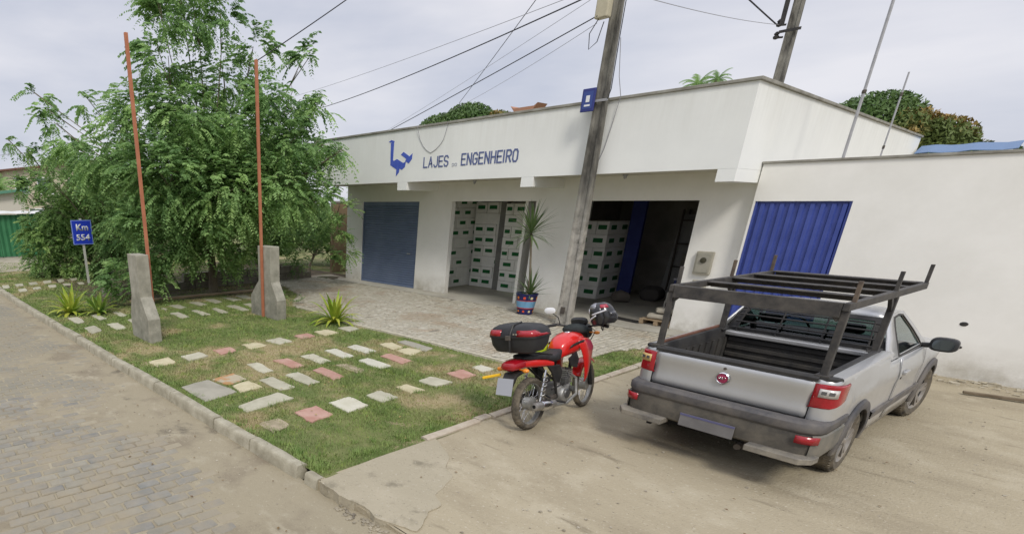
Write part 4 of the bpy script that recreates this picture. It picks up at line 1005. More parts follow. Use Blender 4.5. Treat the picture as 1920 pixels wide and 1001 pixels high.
# potted dracaena
t = empty('flower_pot', (-7.40, 11.84, .035), label='painted flower pot with blue band in front of the shop, palm-like plant in it', cat='flower pot')
prof = [(.001,0),(.165,0),(.172,.02),(.235,.44),(.25,.45),(.25,.475),(.225,.475),(.215,.42),(.001,.41)]
b = MB(); b.lathe(prof, n=28); b.build('pot_body', M('pot_navy', (.022,.025,.10), (.03,.03,.13), scale=8, rough=.5), t, smooth=True)
rr = lambda z: .172+(z-.02)*.15
b = MB(); b.lathe([(rr(.155)+.003,.155),(rr(.31)+.003,.31)], n=28); b.build('painted_band', M('pot_light_blue', (.17,.36,.55), rough=.5), t, smooth=True)
b = MB(); b.lathe([(rr(.135)+.0035,.135),(rr(.158)+.0035,.158)], n=28); b.lathe([(rr(.31)+.0035,.31),(rr(.328)+.0035,.328)], n=28); b.build('painted_ring', M('pot_red', (.45,.05,.03), rough=.5), t, smooth=True)
for row, z in enumerate((.385,.075)):
    for k in range(9):
        a = 2*math.pi*k/9+.2; r_ = rr(z)+.004; b = MB(); n_ = 8; s_ = .036 if row == 0 else .03
        cx, cy_ = r_*math.cos(a), r_*math.sin(a); ta = Vector((-math.sin(a), math.cos(a), 0)); no = Vector((math.cos(a), math.sin(a), -.1)); up_ = Vector((.15*math.cos(a), .15*math.sin(a), 1))
        pts = [Vector((cx,cy_,z))+ta*s_*math.cos(q*math.pi/4)*(1 if q % 2 else .8)+up_*s_*math.sin(q*math.pi/4)*(1 if q % 2 else .8) for q in range(8)]
        b.add([tuple(p+no*.001) for p in pts], [tuple(range(8))])
        b.build('painted_flower', M('pot_flower_%d%d' % (row, k % 3), [(.75,.25,.03),(.7,.09,.04),(.72,.6,.35)][k % 3], rough=.6) if k < 3 else bpy.data.materials['pot_flower_%d%d' % (row, k % 3)], t, solid=.002)
b = MB(); b.lathe([(.001,.425),(.21,.42)], n=20); b.build('soil', soil, t)
dr = empty('dracaena', (-7.40, 11.84, .45), label='potted dracaena with a spiky crown on a thin trunk', cat='plant')
b = MB(); b.tube([(0,0,-.02),(.0,.02,.4),(-.05,.0,.9),(-.09,-.04,1.42)], [.03,.026,.022,.02], 8); b.build('trunk', bark, dr, smooth=True)
drm = M('dracaena_leaf', (.07,.13,.045), (.15,.22,.08), scale=4, rough=.45, trans=.2)
for cz, n_, L_, cx, cy_ in ((1.44, 62, .68, -.09, -.04), (.10, 34, .55, .06, .02)):
    for i in range(n_):
        az = i*2.399; f_ = (i+.5)/n_; el = R(82-105*f_ if cz > 1 else 80-75*f_)
        b = MB(); ribbon(b, (cx, cy_, cz-.10*f_), az, el, L_*random.uniform(.8,1.12), .034, .35+.4*random.random(), n_=5, taper=.35)
        b.build('leaf', drm, dr)

# ------------------------------------------------------------------ things in the distance
def farcrown(blobs, size, dens, seed, base):
    g_ = np.random.default_rng(seed); V = []; F = []; o = 0
    for cx, cy_, cz, rx, rz in blobs:
        n_ = int(dens*rx*rx); u = g_.normal(size=(n_,3)); u /= np.linalg.norm(u, axis=1)[:, None]
        sub = g_.normal(size=(max(6, n_//40), 3)); sub /= np.linalg.norm(sub, axis=1)[:, None]
        u = u*.35+sub[g_.integers(0, len(sub), n_)]; u /= np.linalg.norm(u, axis=1)[:, None]
        p = np.array([cx,cy_,cz])+u*(g_.random(n_)**.3)[:, None]*np.array([rx,rx,rz])
        a = g_.normal(size=(n_,3)); a /= np.linalg.norm(a, axis=1)[:, None]; c_ = np.cross(a, u+g_.normal(size=(n_,3))*.6); c_ /= (np.linalg.norm(c_, axis=1)[:, None]+1e-6)
        s_ = size*(.6+.8*g_.random(n_))[:, None]
        V.append(np.stack([p-a*s_, p+c_*s_*.4, p+a*s_, p-c_*s_*.4], 1).reshape(-1,3)); F.append(o+np.arange(n_*4).reshape(-1,4)); o += n_*4
    return np.concatenate(V)-np.array(base), np.concatenate(F)
def fartree(name, base, blobs, mat, size, dens, seed, label, r0=.3):
    t = empty(name, (base[0], base[1], 0), label=label, cat='tree', group='trees beyond the shop')
    b = MB(); top = min(bb[2] for bb in blobs)
    b.tube([(0,0,-.2),(.1,0,top*.5),(0,0,top)], [r0*1.3,r0,r0*.8], 8)
    for bb in blobs: b.tube([(0,0,top*.8),((bb[0]-base[0])*.5,(bb[1]-base[1])*.5,(top+bb[2])/2),(bb[0]-base[0],bb[1]-base[1],bb[2])], [r0*.6,r0*.4,r0*.15], 6)
    b.build('trunk', bark, t, smooth=True)
    V, F = farcrown(blobs, size, dens, seed, (base[0], base[1], 0)); o = npmesh('crown', V, F, mat, t); o['kind'] = 'stuff'; set_tone(o, np.repeat(np.random.default_rng(seed).random(len(V)//4), 4))
fartree('mango_tree', (-28.5,35), [(-29.6,34,6.8,2.2,1.7),(-28.3,35,7.3,2.1,1.8),(-30.8,33.2,6.2,1.6,1.2),(-28.8,35.5,6.5,2.6,2.0)], leafM, .11, 4200, 5, 'rounded dark mango tree seen above the shop roof')
fartree('mango_tree', (-26.3,36.3), [(-26.7,36,7.0,1.7,1.5),(-25.9,36.9,6.8,1.5,1.35)], leafO, .10, 4600, 6, 'mango tree with brownish flowers beside the dark one above the roof')
fartree('broad_tree', (-6.2,30), [(-7.1,30,4.7,1.5,1.2),(-5.9,30,5.15,1.5,1.1),(-5.2,30.5,4.4,1.3,1.0),(-7.4,29.5,4.3,.8,.8),(-8.0,29.3,4.6,.6,.5)], leafM, .08, 5200, 7, 'rounded green tree behind the side parapet, left of the ochre one')
fartree('broad_tree', (-4.4,29.6), [(-4.9,29.5,4.5,1.15,1.1),(-4.2,29.8,4.3,1.2,1.0),(-3.5,30,3.8,1.0,.8)], leafO, .08, 5600, 8, 'ochre-flecked tree behind the side parapet')
fartree('broad_tree', (-8.6,30.5), [(-8.8,30,5.7,.5,.4),(-8.3,30.5,5.6,.5,.45)], leafM, .08, 4600, 9, 'small treetop just right of the rear pole', .12)
fartree('broad_tree', (-2.0,33), [(-2.0,33,3.7,.9,.7),(-1.2,33,3.4,.8,.6)], leafM, .08, 4600, 10, 'low bush top at the far right above the yard wall', .12)
fartree('broad_tree', (-24,26), [(-24.5,25.5,5.0,1.2,.8),(-23,26.5,5.2,1.1,.7),(-26,24.5,4.6,1.3,.8)], leafM, .10, 3600, 12, 'low tree line top behind the left end of the shop roof', .15)
fartree('broad_tree', (-30,12), [(-30,12,2.2,2.4,1.6),(-31,9.5,1.9,2.0,1.4),(-28.5,14.5,2.4,2.4,1.7),(-27,17,2.5,2.4,1.8)], leafB, .12, 2200, 13, 'dense green shrubbery tree seen beneath the tall tree', .15)
fartree('broad_tree', (-19,15.5), [(-19.2,14.8,1.5,1.3,1.0),(-20.5,13.2,1.4,1.4,1.0),(-18,17,1.6,1.4,1.2)], leafB, .13, 1700, 14, 'leafy shrub left of the shop corner in the shade', .1)
def palm(x, y, h, n_, L_, label, seed, sz=.09):
    g_ = random.Random(seed); t = empty('palm_tree', (x, y, 0), label=label, cat='palm tree', group='palm trees beyond')
    b = MB(); b.tube([(0,0,-.1),(.05,0,h*.5),(0,0,h)], [.16,.13,.11], 8); b.build('trunk', bark, t, smooth=True)
    for i in range(n_):
        az = i*2.4; el = R(70-75*(i/n_)); b = MB(); d = Vector((math.cos(az)*math.cos(el), math.sin(az)*math.cos(el), math.sin(el))); s_ = Vector((-math.sin(az), math.cos(az), 0)); p = Vector((0,0,h))
        for k in range(14):
            q = p+d*L_/14; d = (d+Vector((0,0,-.13))).normalized(); ll = L_*.28*(1-abs(k/14-.4)*1.1)
            for sg in (-1,1):
                e = q+(s_*sg*.8+d*.5+Vector((0,0,-.35)))*ll
                b.add([tuple(p),tuple(q),tuple(e)], [(0,1,2)])
            p = q
        fr__ = b.build('frond', leafB, t); set_tone(fr__, np.full(len(fr__.data.vertices), .5))
palm(-11.35,28.3,7.0,23,.8,'palm top peeping over the shop parapet left of its corner',2)
palm(-10.45,27.7,7.0,19,.6,'second smaller palm top peeping over the parapet',7)
palm(-7.7,30.5,5.3,19,.8,'palm top behind the side parapet right of the rear pole',4)
palm(-53,8.2,3.6,17,1.9,'small palm at the far left before the cream house',5)
# chimney on a neighbouring roof
t = empty('brick_chimney', (-19.6,29,0), label='small terracotta-capped chimney beyond the shop roof', cat='chimney')
b = MB(); b.box(-.4,.4,-.4,.4,0,7.05); b.build('shaft', M('chimney_render', (.5,.47,.4), rough=.9), t)
b = MB(); b.prism([(-.8,7.35),(-.55,7.05),(.55,7.05),(.8,7.35),(.6,7.22),(-.6,7.22)], -.45,.45); b.build('cap', M('terracotta', (.38,.2,.13), rough=.9), t)
t = empty('tarpaulin_roof', (-2.7,24.8,0), label='blue tarpaulin roof behind the yard wall', cat='roof')
b = MB(); b.grid([[(-.95+i*.27, yy, 3.80+.02*math.sin(i*1.9)+(0,.22,.26)[j]) for i in range(8)] for j, yy in enumerate((-.7,0,.7))]); b.build('tarpaulin', M('tarpaulin_blue', (.13,.20,.33), rough=.6), t, solid=.02)
for xx in (-.85,.85):
    b = MB(); b.box(xx-.04,xx+.04,-.04,.04,0,3.87); b.build('pole', steel_dk, t)
# neighbour buildings, far left
crm = M('cream_render', (.52,.47,.36), (.46,.41,.32), scale=.6, rough=.9, coords='W')
def house(x0, x1, y0, y1, h, rise, wallm, roofm, label, wins, overh=.5):
    t = empty('house', ((x0+x1)/2, (y0+y1)/2, 0), label=label, cat='house', group='houses beyond the trees'); a, c_ = (x1-x0)/2, (y1-y0)/2
    b = MB(); b.box(-a,a,-c_,c_,-.1,h); b.build('wall', wallm, t)
    b = MB(); b.prism([(-c_-overh,h-.05),(c_+overh,h-.05+rise),(c_+overh,h+.12+rise),(-c_-overh,h+.1)], -a-.4, a+.4, 'x') ; b.build('roof', roofm, t)
    if rise:
        b = MB(); b.prism([(-c_,h),(c_,h),(c_,h-.06+rise)], -a+.002, a-.002, 'x'); b.build('gable', wallm, t)
    for y, z, w_, hh in wins:
        b = MB(); b.ring([(a+.05,y-w_/2-.08,z-.08),(a+.05,y+w_/2+.08,z-.08),(a+.05,y+w_/2+.08,z+hh+.08),(a+.05,y-w_/2-.08,z+hh+.08)], [(a+.05,y-w_/2,z),(a+.05,y+w_/2,z),(a+.05,y+w_/2,z+hh),(a+.05,y-w_/2,z+hh)])
        f_ = b.build('window', sign_wh, t, solid=.05); b = MB(); b.box(a+.005,a+.03,y-w_/2,y+w_/2,z,z+hh); b.build('pane', M('far_window', (.12,.14,.16), rough=.2) if 'far_window' not in bpy.data.materials else bpy.data.materials['far_window'], f_)
    return t
house(-68,-59,9.8,21,5.2,1.6,crm,M('brown_roof', (.16,.08,.06), rough=.9),'cream two-storey house with a brown sloping roof behind the trees',[(-4.4,3.4,1.0,1.2),(-2.4,3.4,1.2,1.3),(.4,3.4,1.2,1.2),(-3.5,.8,1.1,1.2),(2.5,3.4,1.2,1.2)])
house(-52,-46,5.3,8.6,2.9,.5,M('pale_render', (.55,.52,.46), rough=.9),M('green_roof', (.10,.24,.17), rough=.8),'low pale house with a green roof at the far left',[(-.6,1.0,.8,1.0)],.3)
# green sheet fence
t = empty('sheet_fence', (-31, 3.9, 0), label='green corrugated sheet fence at the far left beyond the lawn', cat='fence')
gm = M('green_sheet', (.03,.14,.06), (.045,.18,.08), scale=2, rough=.5)
for i in range(6):
    b = MB(); y0 = -3.4+i*.98; b.grid([[(.035*math.sin(k*1.57), y0+k*.0605, zz) for k in range(17)] for zz in (.05, 1.98+.02*(i % 2))]); b.build('panel', gm, t, solid=.004)
for i in range(7):
    b = MB(); b.box(-.11,-.05,-3.43+i*.98,-3.37+i*.98,0,2.0); b.build('post', steel_dk, t)
b = MB(); b.grid([[(-.9+.0*k, -3.4+k*.4, 2.12+.03*(k % 2)) for k in range(16)], [(-.1, -3.4+k*.4, 2.02+.03*(k % 2)) for k in range(16)] if False else [(.25, -3.4+k*.4, 2.03+.03*(k % 2)) for k in range(16)]]); b.build('top_sheet', M('white_sheet', (.6,.6,.58), rough=.8), t, solid=.01)
b = MB(); b.grid(relief(-46,-24.3,2.6,6.2,.6,.012,.01,1,5)); tag(b.build('far_pavement', M('far_paving', (.40,.36,.28), (.28,.25,.19), scale=2.5, coords='W', rough=.9), smooth=True), kind='structure')
nb = empty('neighbour_wall', (-17, 16, 0), label='ochre and brick side wall glimpsed left of the shop', cat='wall')
b = MB(); b.box(-17.0,-16.9,13.6,20,0,2.5); P('wall_face', b, M('ochre_render', (.20,.14,.08), (.27,.20,.12), scale=2, coords='W', rough=.9), nb)
b = MB(); b.box(-17.03,-16.87,13.58,20.02,2.501,2.56); P('coping', b, coping, nb)

# pebbles and dry leaves scattered over the hard ground
b = MB()
for i in range(900):
    if i < 520: x = random.uniform(-3.6, 3.0); y = random.uniform(3.0, 12.3)
    else: x = random.uniform(-12, -2.0); y = random.uniform(.6, 2.6)
    z = -.004 if y > 2.86 and x > -3.66 else -.112
    s_ = random.uniform(.004,.014)
    vs_ = [(x+random.uniform(.5,1)*s_*a, y+random.uniform(.5,1)*s_*c_, z+s_*d*random.uniform(.5,1)) for a in (-1,1) for c_ in (-1,1) for d in (-.5,1.1)]
    b.add(vs_, [(0,1,3,2),(4,6,7,5),(0,4,5,1),(2,3,7,6),(0,2,6,4),(1,5,7,3)])
tag(b.build('pebbles', M('pebble', (.22,.19,.14), (.44,.40,.32), scale=8, coords='W', rough=.95)), kind='stuff')
b = MB()
for i in range(130):
    x = random.uniform(-3.6, 1.0) if i < 70 else random.uniform(-14, -3); y = random.uniform(3.0, 12.2) if i < 70 else random.uniform(1.4, 2.65)
    z = .016 if i < 70 else -.09
    a = random.uniform(0, 6.28); s_ = random.uniform(.012, .026)
    b.add([(x,y,z),(x+s_*math.cos(a+.5),y+s_*math.sin(a+.5),z+.006),(x+1.8*s_*math.cos(a),y+1.8*s_*math.sin(a),z),(x+s_*math.cos(a-.5),y+s_*math.sin(a-.5),z+.004)], [(0,1,2,3)])
tag(b.build('fallen_leaves', M('dry_leaf_brown', (.12,.07,.035), (.24,.17,.08), scale=3, coords='W', rough=.9)), kind='stuff')

# timber plank and rubble at the right wall
t = MB(); t.bar((-.42,11.55,.035),(1.5,12.0,.04),.06,.03); tag(t.build('timber_plank', M('dark_wood', (.13,.10,.065), (.2,.16,.11), scale=6, rough=.9), bevel=.004), 'dark thin plank lying on the dirt by the yard wall', 'plank')
b = MB()
for i in range(260):
    x = random.uniform(-1.6, 3.5); y = 12.55-abs(random.gauss(0, .16)); s_ = random.uniform(.012,.05)
    if random.random() < .15: y -= .3
    vs_ = [(x+random.uniform(.6,1)*s_*a, y+random.uniform(.6,1)*s_*c_, .0+s_*d*random.uniform(.5,1)) for a in (-1,1) for c_ in (-1,1) for d in (-.3,.8)]
    b.add(vs_, [(0,1,3,2),(4,6,7,5),(0,4,5,1),(2,3,7,6),(0,2,6,4),(1,5,7,3)])
tag(b.build('gravel', M('rubble_stone', (.33,.29,.21), (.46,.42,.33), scale=6, coords='W', rough=.95)), kind='stuff')

# ------------------------------------------------------------------ grass blades
g_ = np.random.default_rng(11); n_ = 900000
d = 3.8*np.exp(g_.random(n_)*math.log(30/3.8)); az = g_.uniform(-1.60, -.30, n_)     # azimuth from +Y
X = d*np.sin(az); Y = d*np.cos(az)
ky = np.interp(X, [p[0] for p in kerb_line], [p[1] for p in kerb_line])
ok = (X < -3.70) & (Y > ky+.10) & (Y < 11.5) & (X > -28) & ((Y < 9.2) | (X > -5.2) | (X < -13))
ok &= ~inpoly(X, Y, [(x-.0, y+.03) for x, y in fc])
for x0, x1, y0, y1, k in SB:
    e = .04 if k != 't' else .08
    ok &= ~((X > x0+e) & (X < x1-e) & (Y > y0+e) & (Y < y1-e))
for x0, x1, y0, y1 in ((-10.8,-9.88,3.6,3.84),(-11.4,-10.26,6.72,6.96)): ok &= ~((X > x0) & (X < x1) & (Y > y0) & (Y < y1))
X, Y, d = X[ok], Y[ok], d[ok]
# thinner where the turf is worn
def vn(x, y, s_, seed):
    gg = np.random.default_rng(seed).random((96, 96)); u = (x*s_) % 95; v = (y*s_) % 95; i, j = u.astype(int), v.astype(int); fu, fv = u-i, v-j; fu = fu*fu*(3-2*fu); fv = fv*fv*(3-2*fv)
    return (gg[i,j]*(1-fu)+gg[i+1,j]*fu)*(1-fv)+(gg[i,j+1]*(1-fu)+gg[i+1,j+1]*fu)*fv
dens = .22+.95*vn(X, Y, 1.3, 1)*.6+.5*vn(X, Y, 4.5, 2); worn = np.exp(-((X+4.6)**2/.5+(Y-3.6)**2/.9))+.7*np.exp(-((X+4.5)**2/.25+(Y-5.9)**2/1.2))+.6*np.exp(-((X+9.0)**2/.6+(Y-3.75)**2/.3))+.4*np.exp(-((X+9.4)**2/1.5+(Y-5.4)**2/.5))
keep = g_.random(len(X)) < np.clip(dens-worn*.6, .14, 1); X, Y, d = X[keep], Y[keep], d[keep]; n_ = len(X)
hh = (.018+.026*g_.random(n_)*vn(X, Y, 3, 4)*1.5)*(1+.25*(g_.random(n_) > .97)); ww = np.maximum(.0026, d*.00062)*(.7+.8*g_.random(n_)); th = g_.random(n_)*6.283
ln = hh*(.3+.9*g_.random(n_)); la = g_.random(n_)*6.283; Z = np.full(n_, -.004)
dx, dy = np.cos(th)*ww, np.sin(th)*ww
V = np.stack([np.stack([X-dx, Y-dy, Z], 1), np.stack([X+dx, Y+dy, Z], 1), np.stack([X+np.cos(la)*ln, Y+np.sin(la)*ln, Z+hh+.006], 1)], 1).reshape(-1, 3)
grass_m = layered('grass_blade', [(.20,.265,.08), ((.145,.22,.06), 2.0, .4, .6, (1,1,1), 4), ((.38,.33,.18), .75, .47, .62, (1,1,1), 11), ((.25,.33,.08), 6, .52, .66, (1,1,1), 30), ((.42,.36,.20), 40, .58, .68, (1,1,1), 2)], rough=.7, bump=0)
print('grass blades', n_)
o = npmesh('grass', V, np.arange(n_*3).reshape(-1,3), grass_m); tag(o, kind='stuff')
# taller weeds along edges
g_ = np.random.default_rng(21); V = []; n_t = 620
for i in range(n_t):
    if i % 3 == 0: x = -3.8-abs(g_.normal())*.12; y = g_.uniform(3.0, 11)
    elif i % 3 == 1: x = -3.8-g_.random()**1.5*13; y = float(np.interp(x, [p[0] for p in kerb_line], [p[1] for p in kerb_line]))+.12+abs(g_.normal())*.07
    else:
        bx_ = SB[int(g_.integers(0, len(SB)))]; x = bx_[0 if g_.random() < .5 else 1]+g_.normal()*.02; y = g_.uniform(bx_[2], bx_[3])
    m_ = int(g_.integers(8, 22)); a = g_.random(m_)*6.28; h = g_.uniform(.03, .085)*(.6+.5*g_.random(m_)); l_ = h*(.3+.8*g_.random(m_)); wx = .004
    px = x+g_.normal(size=m_)*.02; py = y+g_.normal(size=m_)*.02
    V.append(np.stack([np.stack([px-wx*np.sin(a), py+wx*np.cos(a), np.zeros(m_)], 1), np.stack([px+wx*np.sin(a), py-wx*np.cos(a), np.zeros(m_)], 1), np.stack([px+l_*np.cos(a), py+l_*np.sin(a), h], 1)], 1).reshape(-1, 3))
V = np.concatenate(V); tag(npmesh('weeds', V, np.arange(len(V)).reshape(-1, 3), M('weed_blade', (.12,.22,.045), (.24,.30,.09), scale=3, coords='W', rough=.6)), kind='stuff')
# fallen leaves and clover dots
b = MB()
for i in range(420):
    x = random.uniform(-16, -3.8); y = random.uniform(3.2, 11.6)
    if x > -4.6 and y > 7.6: y -= 2
    a = random.uniform(0, 6.28); s_ = random.uniform(.012, .03); z = random.uniform(.035, .045)
    b.add([(x,y,z),(x+s_*math.cos(a+.5),y+s_*math.sin(a+.5),z+.004),(x+1.8*s_*math.cos(a),y+1.8*s_*math.sin(a),z),(x+s_*math.cos(a-.5),y+s_*math.sin(a-.5),z+.003)], [(0,1,2,3)])
tag(b.build('fallen_leaves', M('dry_leaf', (.25,.15,.06), (.38,.28,.12), scale=3, coords='W', rough=.9)), kind='stuff')

# ------------------------------------------------------------------ silver pickup
silver = M('silver_paint', (.50,.505,.51), (.46,.465,.465), scale=1.5, rough=.36, metal=.55, coat=.3, dust=(.33,.28,.21), dust_z=(.25,.90,.95,-.05), dscale=2.6)
silver_c = M('silver_paint_upper', (.50,.505,.51), rough=.36, metal=.55, coat=.3, c2=(.48,.475,.46), scale=2)
trim = M('grey_plastic_trim', (.05,.052,.062), (.08,.08,.092), scale=5, rough=.6, dust=(.24,.21,.165), dust_z=(.2,.95,.95,.15), dscale=5)
bump_m = M('bumper_plastic', (.032,.032,.032), (.058,.055,.05), scale=5, rough=.6, dust=(.27,.235,.18), dust_z=(.2,.8,.8,.2), dscale=4)
bed_m = M('bed_liner', (.022,.022,.024), (.04,.04,.04), scale=5, rough=.7, dust=(.16,.14,.11), dust_z=(.4,1.1,.8,.1), dscale=6)
under = M('underbody', (.012,.012,.012), rough=.9)
red_l = M('red_lens', (.27,.004,.010), (.34,.007,.016), scale=30, rough=.2, spec=.5, coat=.4)
clear_l = M('clear_lens', (.62,.60,.56), (.40,.38,.36), scale=24, rough=.15, spec=.6, coat=.8)
chrome = M('chrome', (.65,.65,.66), rough=.15, metal=1.0)
win_g = glass('tinted_window', (.16,.24,.22)); side_g = glass('side_window', (.45,.52,.50))
rack_m = M('rack_steel', (.032,.032,.034), (.06,.058,.056), scale=7, rough=.6, metal=.2, dust=(.16,.14,.115), dust_z=(0,3,.4,.4), dscale=7)
tk = empty('pickup_truck', (-1.675, 6.22, 0.0), R(-2.7), label='silver single-cab pickup with a dark ladder rack parked on the driveway', cat='pickup truck')
RA, FA, WR = .88, 3.60, .31
def bodyW(y, z):
    b_ = .815 - .035*max(0, (z-.78)/.25)**1.5*(1 if y < 1.9 else 1.2) - .03*max(0, (.5-z)/.25)**2
    if y > 3.7: b_ -= .20*((y-3.7)/.75)**2.2
    return b_
def zbot(y):
    z = .27
    if y < .5: z = .62
    for a in (RA, FA):
        if abs(y-a) < .37: z = max(z if y > .5 else .3, .30+math.sqrt(.37**2-(y-a)**2))
    if y > 4.0: z = .30
    return z
def ztop(y):
    if y < 1.62: return 1.055+.012*y
    if y < 3.05: return .985-.012*(y-1.6)
    return .967-.12*((y-3.05)/1.35)**1.6
for s_ in (1, -1):
    plan = [(.655,.0),(.70,.002),(.745,.012),(.78,.035),(.803,.075),(.812,.13)]
    G = []
    for px, py in plan:
        z0, z1 = .62, ztop(py); G.append([(s_*(px-(.0 if z < .8 else .02*(z-.8)/.25)), py+ (.0 if z > .75 else -.0), z) for z in [z0+(z1-z0)*k/10 for k in range(11)]])
    for y in list(np.arange(.18, 1.62, .04))+[1.62]+list(np.arange(1.66, 4.45, .045)):
        z0, z1 = zbot(y), ztop(y); z1 = max(z1, z0+.02)
        G.append([(s_*(bodyW(y, z)+.012*math.exp(-((z-.80)/.05)**2)*(y > .3)), y, z) for z in [z0+(z1-z0)*k/10 for k in range(11)]])
    b = MB(); b.grid(G); b.build('body_side', silver, tk, smooth=True, solid=.006)
    # flares
    for a in (RA, FA):
        G = []
        for k in range(25):
            t = math.pi*(-.06+1.12*k/24); row = []
            for rr_, off in ((.352,.0),(.352,.028),(.375,.036),(.43,.026),(.445,.004)):
                y, z = a+rr_*math.cos(t), .30+rr_*math.sin(t)*1.0; z = max(z, .27)
                row.append((s_*(bodyW(y, min(z,.9))+off), y, z))
            G.append(row)
        b = MB(); b.grid(G); b.build('wheel_arch_trim', trim, tk, smooth=True, solid=.005)
        b = MB(); b.lathe([(.36,s_*.55),(.36,s_*.79)], (0,a,.30), 'x', 24, -math.pi/2-.1, math.pi*.5+.1) if False else None
        G = [[(s_*x, a+.36*math.cos(math.pi*k/16), .30+.36*math.sin(math.pi*k/16)) for x in (.5,.80)] for k in range(17)]
        b.grid(G); b.add([(s_*.5,a-.36,.25),(s_*.5,a+.36,.25),(s_*.5,a+.36,.68),(s_*.5,a-.36,.68)], [(0,1,2,3)]); b.build('wheel_well', under, tk)
    b = MB(); G = []
    for y in np.linspace(1.38, 3.14, 12): G.append([(s_*(bodyW(y,z)+o_), y, z) for z, o_ in ((.44,.001),(.445,.02),(.515,.022),(.525,.001))])
    b.grid(G); b.build('side_moulding', trim, tk, smooth=True)
    b = MB(); b.box(s_*.74-.035, s_*.74+.035, 1.28, 3.2, .225, .285); b.build('sill', trim, tk, bevel=.01)
    # door
    G = []; ys = np.linspace(2.02, 2.98, 14)
    for y in ys: G.append([(s_*(bodyW(y,z)+.012*math.exp(-((z-.80)/.05)**2)+.007), y, z) for z in np.linspace(.32, .972, 11)])
    b = MB(); b.grid(G); dr_ = b.build('door', silver, tk, smooth=True, solid=.012)
    b = MB(); b.box(min(s_*.826,s_*.858), max(s_*.826,s_*.858), 2.11, 2.27, .785, .82); b.build('handle', silver_c, dr_, bevel=.008)
    b = MB(); b.lathe([(.001,s_*.835),(.014,s_*.835),(.014,s_*.82)], (0,2.09,.755), 'x', 10); b.build('lock', steel_dk, dr_)
    b = MB()
    for y in (2.008, 2.992): b.grid([[(s_*(bodyW(y,z)+.0145*1), y-.006, z) for z in np.linspace(.32,.975,8)], [(s_*(bodyW(y,z)+.0145), y+.006, z) for z in np.linspace(.32,.975,8)]])
    b.build('door_gap', under, dr_)
    # taillight wrapping the corner
    G = []
    for px, py in [(.648,-.006),(.70,-.005),(.75,.006),(.787,.03),(.812,.075),(.822,.13),(.824,.2),(.822,.24)]:
        t = max(0, py-.03)/.21
        z0, z1 = .80+.055*t, 1.018-.0*t
        if px < .66: z0 += .0
        row = [(s_*px if k not in (0, 4) else s_*(px-.012), py+(.008 if k in (0, 4) else 0), z0+(z1-z0)*f_) for k, f_ in enumerate((0,.06,.5,.94,1))]
        G.append(row)
    b = MB(); b.grid(G); tl = b.build('taillight', red_l, tk, smooth=True, solid=.02)
    G = []
    for px, py in [(.685,-.009),(.72,-.004),(.76,.007),(.79,.03),(.805,.055)]: G.append([(s_*(px+.003), py-.004, z) for z in (.905,.98)])
    b = MB(); b.grid(G); b.build('reversing_lens', clear_l if s_ > 0 else M('amber_lens_lamp', (.62,.42,.16), (.5,.34,.12), scale=24, rough=.2, coat=.8), tl, smooth=True, solid=.004)
    b = MB(); b.grid([[(s_*(px+.004), py-.006, z) for z in (.93,.96)] for px, py in [(.70,-.009),(.735,.0)]]+[]); b.grid([[(s_*(px+.005), py-.006, z) for z in (.93,.96)] for px, py in [(.75,.003),(.785,.022)]]); b.build('bulb', M('bulb_grey', (.10,.10,.10), rough=.3), tl)
    # rails on the bed side: silver cap outside, dark lip inside
    b = MB(); b.grid([[(s_*x, y, z+.012*y) for x, z in ((.798,1.048),(.79,1.066),(.74,1.074),(.70,1.068))] for y in np.linspace(.10,1.60,10)]); b.build('bed_rail', silver_c, tk, smooth=True)
    b = MB(); b.grid([[(s_*x, y, z+.012*y) for x, z in ((.702,1.067),(.69,1.078),(.655,1.078),(.645,1.05),(.645,.95))] for y in np.linspace(.02,1.68,10)]); b.build('bed_lip', bed_m, tk, smooth=True)
    # bed inner side with ribs
    b = MB(); b.box(min(s_*.64,s_*.66), max(s_*.64,s_*.66), .02, 1.70, .58, 1.0)
    for y in np.arange(.15, 1.6, .16): b.box(min(s_*.625,s_*.64), max(s_*.625,s_*.64), y, y+.06, .6, .97)
    b.build('bed_side', bed_m, tk)
    b = MB(); b.box(min(s_*.48,s_*.64), max(s_*.48,s_*.64), .55, 1.2, .58, .78); b.build('wheel_tub', bed_m, tk, bevel=.03)
    # mirror
    b = MB(); b.tube([(s_*.77,2.93,.985),(s_*.83,2.91,.995),(s_*.88,2.92,1.01)], .028, 8); mi = b.build('mirror', black_p, tk, smooth=True)
    b = MB(); b.loft([(2.86,s_*.94,1.02,.085,.055,.7),(2.875,s_*.94,1.02,.11,.075,.65),(2.92,s_*.94,1.02,.112,.078,.65),(2.97,s_*.935,1.02,.09,.06,.8),(3.0,s_*.93,1.02,.04,.03,1)], 20); b.build('mirror_housing', M('mirror_black', (.035,.037,.04), rough=.4), mi, smooth=True)
    b = MB(); b.loft([(2.855,s_*.94,1.02,.085,.056,.7),(2.858,s_*.94,1.02,.084,.055,.7)], 20); b.build('mirror_glass', M('mirror_face', (.12,.14,.15), rough=.05, metal=.8), mi)
